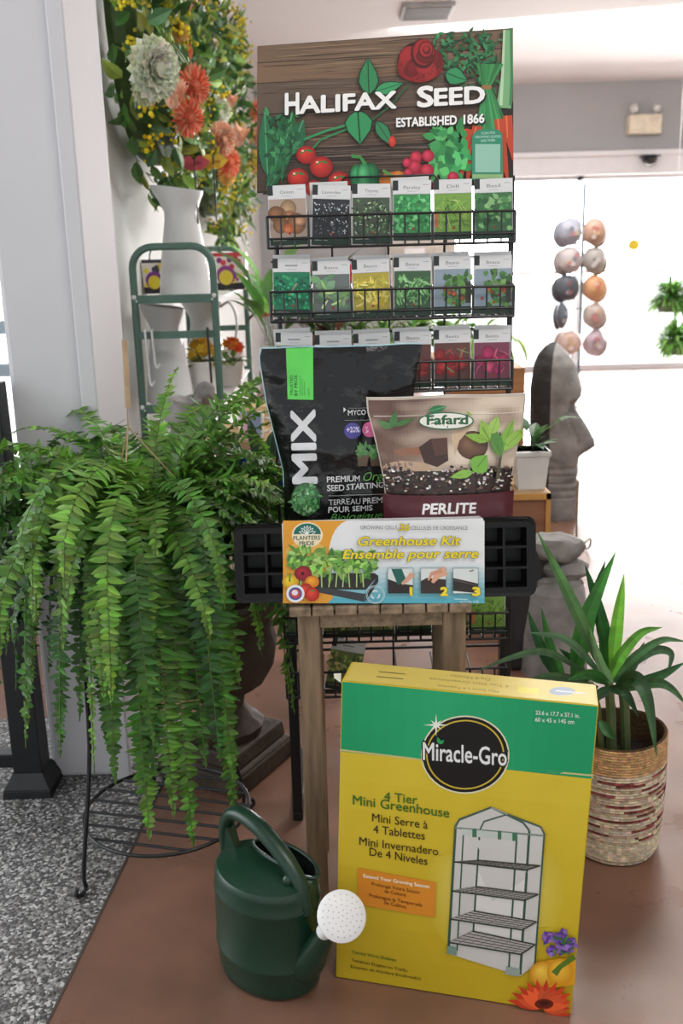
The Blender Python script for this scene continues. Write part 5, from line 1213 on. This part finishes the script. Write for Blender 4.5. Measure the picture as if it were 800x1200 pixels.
# ================================================================== WREATHS
def wreath(label, c, rad, thick, seed, nleaf, yscale=1.0, flowers=()):
    t = thing('floral_wreath', label, 'wreath', (c[0]-.05, c[1], c[2]-rad), 'floral wreaths on the wall'); r = random.Random(seed)
    def pos():
        a = r.uniform(0, 2*PI); b = r.uniform(-.2, PI+.2); rr_ = thick*r.uniform(.5, 1)
        rad_ = rad+rr_*math.cos(b); return Vector((c[0]+rr_*math.sin(b)*1.1, c[1]+rad_*math.cos(a)*yscale, c[2]+rad_*math.sin(a))), a, b
    q = MB().tube([(c[0]-.01, c[1]+rad*math.cos(2*PI*k/30)*yscale, c[2]+rad*math.sin(2*PI*k/30)) for k in range(30)], thick*.3, 8, closed=True, col=(70, 96, 44))
    GC = [(82, 124, 60), (110, 152, 70), (62, 100, 54), (140, 172, 80), (96, 134, 90), (166, 182, 84)]
    for k in range(nleaf*2):
        p_, a, b = pos(); out = Vector((math.sin(b), math.cos(a)*math.cos(b), math.sin(a)*math.cos(b)))
        d = (out*.6+Vector((r.uniform(-.3, .6), r.uniform(-1, 1), r.uniform(-1, 1)))).normalized(); l = r.uniform(.05, .105)
        q.leaf(p_, d, out, l, l*r.uniform(.3, .6), vary(r.choice(GC), .15, r), droop=r.uniform(0, .4))
    for k in range(26):
        p_, a, b = pos(); out = Vector((.5, math.cos(a)*r.uniform(.3, 1), math.sin(a))).normalized(); pts = [p_+out*i*.04+Vector((0, 0, -.004*i*i)) for i in range(5)]
        q.tube(pts, .002, 4, col=(90, 110, 50))
        for i in range(1, 5):
            for s in (-1, 1): q.leaf(pts[i], out.cross(Vector((1, 0, 0)))*s+out*.5, (1, 0, 0), .035, .018, vary((120, 156, 64), .15, r))
    q.build('foliage', M['leaf'], t, smooth=False, xf=lambda p: Vector((max(p.x, WX+.0004), p.y, p.z)))
    q = MB()
    for k in range(95):
        p_, a, b = pos(); p_ = p_+Vector((.035, -.025, 0)); cc = r.choice([(226, 200, 40), (206, 190, 50), (236, 214, 70), (190, 180, 60)])
        for j in range(12): q.ball(p_+Vector((r.gauss(0, .017), r.gauss(0, .02), r.gauss(0, .02))), r.uniform(.005, .009), nu=6, nv=4, col=vary(cc, .12, r))
    q.build('yellow_blossoms', M['petal'], t, xf=lambda p: Vector((max(p.x, WX+.0004), p.y, p.z)))
    for nm, px, py, X, size, cols in flowers:
        rr = ray(px, py); tt = X/rr[0]; p_ = Vector((X, rr[1]*tt, H+rr[2]*tt)); q = MB()
        face = (Vector((0, 0, H))-p_).normalized()*.7+Vector((.6, 0, .0)); face.normalize(); e1 = face.orthogonal().normalized(); e2 = face.cross(e1)
        if nm == 'rosebud':
            for k in range(9): a = k*2.4; d = (e1*math.cos(a)+e2*math.sin(a))*.35+face*.3+Vector((0, 0, -.2)); q.leaf(p_+(e1*math.cos(a)+e2*math.sin(a))*size*.15, Vector((0, 0, 1))+d*.8, -(e1*math.cos(a)+e2*math.sin(a)), size*1.3, size*.8, vary(r.choice(cols), .06, r), droop=.2, fold=.4)
            q.ball(p_+Vector((0, 0, size*.5)), size*.4, size*.4, size*.6, 10, 8, col=cols[0])
        else:
            rings = 5 if nm == 'hydrangea' else 6
            q.ball(p_, size*.45, nu=10, nv=7, col=cols[0])
            for j in range(rings):
                n = 7+j*3; tl = j/(rings-1)
                for k in range(n):
                    a = 2*PI*k/n+j*.5; rd = e1*math.cos(a)+e2*math.sin(a); d = rd*(.25+tl)+face*(1.1-tl)
                    q.leaf(p_+rd*size*.12, d, face-rd*.5, size*(.65+.4*tl), size*(.95 if nm == 'hydrangea' else .24 if nm == 'dahlia' else .6), vary(r.choice(cols), .08, r), droop=.15, fold=.35)
        q.build(nm, M['petal'], t, smooth=False)
    return t
CR, CO, PE, YO = [(226, 230, 206), (206, 216, 180), (236, 238, 220)], [(238, 134, 100), (230, 110, 84), (244, 160, 124)], [(246, 190, 160), (240, 170, 140), (250, 206, 180)], [(240, 200, 120), (236, 180, 90)]
wreath('large floral wreath with cream hydrangea and coral dahlias, high above the white jugs', (-.655, 3.86, 2.03), .42, .17, 3, 640, 1.0, (
    ('hydrangea', 181, 80, -.49, .08, CR), ('dahlia', 226, 100, -.44, .066, CO), ('rosebud', 203, 126, -.46, .062, PE), ('dahlia', 220, 138, -.45, .06, CO), ('dahlia', 214, 60, -.49, .04, CO), ('rosebud', 215, 22, -.52, .05, PE), ('hydrangea', 170, 104, -.54, .045, CR), ('rose', 208, 38, -.50, .045, YO),
    ('rose', 260, 163, -.42, .062, PE), ('dahlia', 268, 190, -.42, .06, CO), ('rosebud', 279, 170, -.43, .075, PE), ('hydrangea', 255, 130, -.46, .06, CR), ('rose', 266, 205, -.45, .045, YO), ('rosebud', 271, 125, -.46, .045, PE)))
wreath('floral wreath of peach roses and yellow blossom next to the printed sign', (-.685, 5.85, 1.95), .44, .19, 9, 560, 1.2, (
    ('rose', 303, 160, -.46, .085, PE), ('rose', 302, 190, -.46, .075, YO), ('dahlia', 300, 130, -.47, .07, CO)))

# ================================================================== BEYOND THE RACK
# long planting table with plants behind the rack
tb = thing('plant_table', 'long wooden plant table behind the seed rack', 'table', (.15, 4.0, 0))
TX0, TX1, TZ = -.30, .60, .80
MB().box(TX0, TX1, 3.76, 4.36, TZ-.03, TZ).build('tabletop', M['pine'], tb, smooth=False, bevel=.004)
for x in (TX0+.05, TX1-.05):
    for y in (3.80, 4.32): MB().box(x-.03, x+.03, y-.03, y+.03, 0, TZ-.03).build('leg', M['pine'], tb, smooth=False, bevel=.003)
GP = [(130, 176, 76), (100, 150, 60), (160, 196, 104), (84, 130, 60)]
for k, x in enumerate((.05, .18, .31, .44, .555)):
    pot_plant('seedling_pot', ['lime green seedling pot on the plant table, behind the yellow bean packet', 'lime green seedling pot on the plant table, behind the slim green beans', 'lime green seedling pot on the plant table, behind the leafy bean packet', 'lime green seedling pot on the plant table, behind the last bean packet', 'trailing lime green plant at the plant table end'][k], 'plant', (x, 3.95, TZ), .055, .085, M['terracotta'], 46 if k < 4 else 60, .13 if k < 4 else .17, .032, GP, 40+k, (15, 80) if k < 4 else (-15, 60), None, 'seedlings on the plant table', droop=.6)
pot_plant('red_flower_pot', 'pot of red and white flowers behind the rack gap under the first packets', 'plant', (-.07, 4.1, TZ), .07, .11, M['terracotta'], 60, .24, .05, [(70, 110, 60), (100, 140, 80), (60, 60, 50)], 8, (20, 85), (10, .05, [(206, 50, 46), (216, 70, 60), (236, 230, 226)]))
pot_plant('dark_leaf_plant', 'purple-brown leafed pot plant on the plant table', 'plant', (-.02, 3.86, TZ), .05, .08, M['ceramic'], 36, .10, .05, [(90, 50, 50), (70, 84, 60), (110, 70, 60)], 9, (10, 70))
pot_plant('vine_plant', 'bright green leafy vine pot between shelf and seed rack', 'plant', (-.245, 3.86, TZ), .05, .09, M['ceramic'], 13, .30, .075, [(116, 170, 80), (90, 146, 66), (150, 196, 104)], 10, (62, 88))
q = MB().box(-.05, .12, 6.0, 6.06, 1.0, 1.38)
fb = thing('framed_picture', 'small beige framed panel seen through the rack gap', 'picture frame', (.45, 9.8, 1.1))
a = aty(498, 298, 9.9); MB().box(a.x-.36, a.x+.3, 9.94, 10.0, a.z-.3, a.z+.32).build('panel', mat('beige_panel', (204, 196, 186), rough=.7), fb, smooth=False); MB().box(a.x-.2, a.x+.0, 9.92, 9.95, a.z-.14, a.z+.06).build('inset', M['white'], fb, smooth=False)
MB().box(a.x-.03, a.x+.03, 9.92, 10.0, 0, a.z-.3).build('stand_pole', M['white'], fb, smooth=False)
# wooden stepped display with white pot
wy = 3.2
sx0, sx1 = .40, aty(645, 590, wy).x; z_t = aty(620, 578, wy).z
wd = thing('wooden_step_display', 'orange-brown wooden stepped display unit behind the perlite bag', 'display stand', ((sx0+sx1)/2, wy+.15, 0))
q = MB().box(sx0, sx1, wy, wy+.30, z_t-.02, z_t); q.build('lower_step', mat('step_top', (206, 170, 124), rough=.45, var=.12, scale=6, stretch=(1, 8, 8)), wd, smooth=False, bevel=.002)
MB().box(sx0, sx1-.005, wy+.006, wy+.02, 0, z_t-.02).box(sx1-.02, sx1-.005, wy+.02, wy+.3, 0, z_t-.02).build('front_board', mat('brown_board', (150, 100, 72), rough=.5, var=.15, scale=5, stretch=(1, 8, 8)), wd, smooth=False)
q = MB().box(sx1-.016, sx1, wy-.006, wy+.006, 0, z_t-.002).box(sx0, sx1, wy-.006, wy+.004, z_t-.022, z_t-.002); q.build('edge_trim', mat('honey_trim', (206, 150, 78), rough=.4, var=.1), wd, smooth=False)
w0 = aty(614, 430, wy+.32); MB().box(sx0, w0.x, wy+.3, wy+.5, 0, w0.z).build('upper_step', M['pine'], wd, smooth=False, bevel=.003)
a = aty(620, 578, wy+.1)
pot_plant('white_square_pot', 'square white pot with a broad-leaved seedling on the wooden step', 'plant', (a.x-.003, wy+.09, z_t), .058, .135, M['ceramic'], 15, .13, .042, [(70, 120, 66), (100, 148, 84), (90, 130, 90)], 17, (25, 75), square=True)

# carved stone head facing the doors
mp_ = Vector((.985, 4.5, 0)); mh = .815
def moai(label, c, h, w, rot, mdark, mface, seed):
    t = thing('stone_statue', label, 'statue', c, 'carved stone heads')
    # profile: (height, front x, back x, half-depth) in units; front points +x
    tab = [(0, .36, -.32, .30), (.05, .38, -.34, .33), (.13, .36, -.34, .33), (.19, .40, -.34, .32), (.23, .34, -.34, .32), (.26, .37, -.34, .32), (.30, .35, -.35, .32), (.36, .36, -.35, .33), (.385, .48, -.35, .33), (.42, .60, -.36, .33), (.46, .58, -.36, .33), (.52, .48, -.37, .33), (.58, .38, -.37, .34), (.63, .29, -.37, .34), (.66, .28, -.37, .34), (.70, .36, -.37, .35), (.74, .37, -.37, .35), (.80, .33, -.36, .34), (.88, .26, -.33, .31), (.94, .16, -.27, .26), (.98, .05, -.18, .16), (1, -.02, -.10, .04)]
    def wide(zf, a):  # nose narrow: front extent only near the middle
        f0, b0, hd = interp([(q_[0], q_[1], q_[2], q_[3]) for q_ in tab], zf)
        base_f = interp([(q_[0], min(q_[1], .36), q_[2], q_[3]) for q_ in tab], zf)[0]
        ca_, sa_ = math.cos(a), math.sin(a)
        k = max(0, 1-(abs(sa_)/.42)**2) if ca_ > 0 else 0
        fx = base_f+(f0-base_f)*k
        x = fx*ca_ if ca_ > 0 else -b0*ca_
        x = math.copysign(abs(x/(fx if ca_ > 0 else b0 or 1))**.75, ca_)*(fx if ca_ > 0 else -b0)
        y = math.copysign(abs(sa_)**.75, sa_)*hd
        if .62 < zf < .69 and ca_ > 0 and .3 < abs(sa_) < .8: x -= .05
        return x, y
    nv_, na_ = 110, 64; vs = []; fs = []; cf = []
    for i in range(nv_+1):
        zf = i/nv_
        for j in range(na_):
            a = 2*PI*j/na_; x, y = wide(zf, a); nzv = noise.noise(Vector((x*4+seed, y*4, zf*8)))*.02-(.016 if (.10 < zf < .31 and math.sin(zf*150) > .5) else 0)-(.022 if .33 < zf < .62 and abs(math.sin(a*2+zf*9)) < .12 else 0); x *= 1+nzv*2; y *= 1+nzv*2
            X = x*w*1.45; Yv = y*w*1.5
            vs.append((c[0]+X*math.cos(rot)-Yv*math.sin(rot), c[1]+X*math.sin(rot)+Yv*math.cos(rot), c[2]+zf*h))
    for i in range(nv_):
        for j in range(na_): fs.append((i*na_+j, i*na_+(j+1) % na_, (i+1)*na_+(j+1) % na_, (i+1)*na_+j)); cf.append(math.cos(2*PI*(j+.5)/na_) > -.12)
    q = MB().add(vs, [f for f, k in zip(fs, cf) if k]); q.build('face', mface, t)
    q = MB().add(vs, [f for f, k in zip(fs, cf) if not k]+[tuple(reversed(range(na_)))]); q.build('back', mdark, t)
    return t
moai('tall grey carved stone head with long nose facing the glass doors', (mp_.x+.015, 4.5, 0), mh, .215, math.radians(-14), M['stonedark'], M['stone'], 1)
# second statue : stone heap behind the yucca
mc = aty(642, 760, 2.76)
t = thing('stone_figure', 'low grey stone figure with rounded lumps behind the yucca', 'statue', (mc.x, 2.76, 0))
X = aty(650, 700, 2.76).x
q = MB().lathe([(0, 0), (.125, 0), (.125, .02), (.12, .12), (.112, .20), (.10, .255), (.06, .285), (0, .29)], (X, 2.76, 0), 32, .85, 1.0, wob=lambda a, z: 1+.10*noise.noise(Vector((math.cos(a)*1.5, math.sin(a)*1.5, z*9)))); q.build('body', M['stone'], t)
for px, py, r_, hz in ((655, 640, .075, .045), (668, 665, .06, .035), (655, 683, .07, .04)):
    a = aty(px, py, 2.74); MB().ball((a.x-.01, 2.76, a.z-.01), r_, r_, hz, 20, 12, bump=.4, seed=px).build('carved_lump', M['stone'], t)
a0 = aty(598, 640, 2.76); MB().box(a0.x-.01, X-.04, 2.72, 2.84, 0, a0.z+.015).build('dark_block', M['stonedark'], t, bevel=.02)
# shepherd hook
hb = atz(683, 645); hk = spline([hb+Vector((.0, 0, .03)), hb+Vector((.028, 0, .05)), hb+Vector((.026, 0, .015)), hb+Vector((0, 0, .006)), hb+Vector((-.022, 0, .02)), hb+Vector((-.03, 0, .08)), hb+Vector((-.032, 0, .3))], 5)
tag(MB().tube(hk, .004, 6).build('wire_hook', mat('pale_wire', (150, 146, 130), rough=.5), loc=hb), 'thin pale wire garden hook standing on the shiny floor', 'garden hook')

# ---- cap spinner by the doors
HY = 8.0; hx = aty(681, 330, HY).x
sp_ = thing('hat_stand', 'slim dark spinner stand hung with caps before the doors', 'display stand', (hx, HY, 0))
MB().tube([(hx, HY, .02), (hx, HY, 1.72)], .012, 8).build('pole', mat('dark_pole', (110, 122, 132), rough=.5), sp_)
MB().lathe([(0, 0), (.2, 0), (.2, .012), (.02, .03), (0, .03)], (hx, HY, 0), 24, cap=False).build('base', M['white'], sp_)
capc = [((170, 172, 186), (196, 160, 140)), ((196, 186, 186), (176, 170, 164)), ((92, 96, 104), (222, 168, 126)), ((104, 110, 122), (196, 180, 172)), ((214, 186, 176), (196, 176, 184))]
words = ['first', 'second', 'third', 'fourth', 'fifth']
for k, py in enumerate((272, 305, 337, 369, 401)):
    for s in (0, 1):
        px = (666, 695)[s]-(2 if k == 2 else 0)*(1-s); a = aty(px, py, HY); w_ = .105
        if k == 3 and s == 0: a = aty(657, py, HY)
        tg_ = thing('cap', f'{["pale lilac cap", "peach patch cap", "white and red cap", "beige cap", "dark grey cap", "orange cap", "slim slate cap seen edge-on", "cream print cap", "pink cap", "rosy cap"][k*2+s]} in the {words[k]} tier of the spinner', 'cap', (a.x, HY, a.z-.1), 'caps on the spinner stand')
        c0 = capc[k][s]; sx = .45 if (k == 3 and s == 0) else .9
        q = MB().ball((a.x, HY-.03, a.z), w_*sx, .09, .105, 18, 12, col=c0, bump=.12, seed=k+s); q.build('crown', M['paint'], tg_)
        P = Print(lambda x, y: (Vector((a.x+x, HY-.135+.3*(x*x+y*y), a.z+y)), Vector((0, -1, 0))), .002)
        r = random.Random(k*2+s)
        for j in range(5): P.ell(r.uniform(-.04, .04)*sx, r.uniform(-.04, .04), .022*sx, .018, mixc(c0, r.choice([(200, 90, 90), (226, 190, 120), (90, 96, 110), (240, 236, 232), (180, 150, 160)]), .45), n=12)
        P.build('front_patch', M['print'], tg_, smooth=False)
        d = 1 if s else -1
        q = MB().ball((a.x+d*.045*sx, HY+.02, a.z-.015), w_*sx*.85, .03, .105, 16, 8, col=tuple(x*.85 for x in c0)); q.build('brim', M['paint'], tg_)
        MB().tube([(a.x, HY, a.z+.03), (hx, HY, a.z+.05)], .005, 6).build('loop', M['wire'], tg_)
# yellow ornament and ferns near the doors
a = aty(742, 287, DY-.08)
yo = thing('window_ornament', 'round yellow ornament hanging on the glass door', 'ornament', (a.x, DY-.09, a.z))
MB().ball((a.x, DY-.09, a.z), .06, .02, .055, 18, 10).build('disc', mat('yellow_glass', (232, 206, 60), rough=.3), yo)
MB().tube([(a.x, DY-.09, a.z+.05), (a.x, DY-.09, a.z+.22)], .004, 6).ball((a.x, DY-.09, a.z+.12), .014, nu=8, nv=6).ball((a.x, DY-.09, a.z+.2), .018, .008, .018, nu=8, nv=6).build('string', mat('pink_bead', (226, 150, 160), rough=.4), yo)
for k, (px, py, Y) in enumerate(((786, 352, 8.0), (793, 402, 8.0))):
    a = aty(px, py, Y); c = (a.x, Y+k*.02, a.z-.03)
    t = thing('hanging_fern', ['green hanging fern near the glass doors, upper of two', 'green hanging fern near the glass doors, lower of two'][k], 'fern', c, 'hanging ferns by the doors')
    MB().lathe([(0, -.06), (.09, -.06), (.13, .05), (.12, .05), (0, .03)], c, 20, cap=False).build('pot', mat('fern_pot', (120, 140, 110), rough=.6), t)
    q = MB(); r = random.Random(60+k)
    for j in range(300):
        az = r.uniform(0, 2*PI); e = math.radians(r.uniform(-20, 70)); d = Vector((math.cos(az)*math.cos(e), math.sin(az)*math.cos(e), math.sin(e)))
        q.leaf(Vector(c)+Vector((0, 0, .04))+d*r.uniform(.0, .1), d, (0, 0, 1), r.uniform(.1, .2), .03, vary(r.choice([(120, 180, 80), (90, 150, 64), (150, 200, 110)]), .15, r), droop=r.uniform(.2, .9))
    q.build('foliage', M['leaf'], t, smooth=False)
    MB().tube([(c[0], c[1], c[2]+.03), (c[0], c[1], 2.8 if k == 0 else c[2]+.35)], .003, 5).build('hanger', M['white'], t)

# ================================================================== LIGHT
sc = bpy.context.scene
wd_ = bpy.data.worlds.new('daylight'); sc.world = wd_; wd_.use_nodes = True
N = wd_.node_tree.nodes; K = wd_.node_tree.links; bg = N['Background']
tc = N.new('ShaderNodeTexCoord'); sx_ = N.new('ShaderNodeSeparateXYZ'); K.new(tc.outputs['Generated'], sx_.inputs[0])
mr = N.new('ShaderNodeMapRange'); mr.inputs[1].default_value = -.3; mr.inputs[2].default_value = .75; mr.inputs[3].default_value = .85; mr.inputs[4].default_value = 9
K.new(sx_.outputs['Y'], mr.inputs[0]); K.new(mr.outputs[0], bg.inputs['Strength']); bg.inputs['Color'].default_value = (.93, .97, 1.0, 1)
def area(name, loc, tgt, w, h, power, col=(1, 1, 1)):
    l = bpy.data.lights.new(name, 'AREA'); l.shape = 'RECTANGLE'; l.size = w; l.size_y = h; l.energy = power; l.color = col
    o = bpy.data.objects.new(name, l); C.objects.link(o); o.location = loc
    o.rotation_euler = (Vector(tgt)-Vector(loc)).to_track_quat('-Z', 'Y').to_euler(); return o
area('door_daylight', (3.0, 11.2, 1.6), (1.5, 3, .6), 4.5, 2.6, 720, (1, .985, .97))
area('side_window_daylight', (-2.6, 1.4, 1.9), (-.4, 1.9, .5), 1.6, 1.6, 22, (.9, .96, 1))
area('overhead_fill', (1.0, .6, 2.75), (.6, 1.6, 0), 1.6, .6, 32, (1, .97, .93))  # added soft front fill near the camera, not a visible fixture
area('overhead_fill', (1.2, 4.6, 2.75), (.8, 4.6, 0), 2.2, .8, 90, (1, .98, .96))  # unseen fill added to brighten the middle of the shop
area('overhead_fill', (1.5, 7.4, 2.75), (1.9, 9.0, 1.2), 2.2, .8, 60, (1, .98, .96))  # unseen fill added and aimed to lift the grey end wall
sc.view_settings.view_transform = 'Standard'; sc.view_settings.look = 'None'; sc.view_settings.exposure = 0.0

# ================================================================== CAMERA
cd = bpy.data.cameras.new('camera'); cam = bpy.data.objects.new('camera', cd); C.objects.link(cam)
cd.sensor_fit = 'VERTICAL'; cd.sensor_height = 22.3; cd.sensor_width = 14.87; cd.lens = F/1200*22.3
fw = Vector((0, cT, -sT)); u0 = Vector((0, sT, cT)); r0 = Vector((1, 0, 0))
# image x axis a and y axis b expressed in the unrolled frame
ax_ = r0*cR-u0*sR; by_ = r0*sR+u0*cR
cam.matrix_world = Matrix(((ax_.x, by_.x, -fw.x, 0), (ax_.y, by_.y, -fw.y, 0), (ax_.z, by_.z, -fw.z, H), (0, 0, 0, 1)))
cd.dof.use_dof = True; cd.dof.focus_distance = 1.78; cd.dof.aperture_fstop = 3.4
cd.clip_start = .05
sc.camera = cam
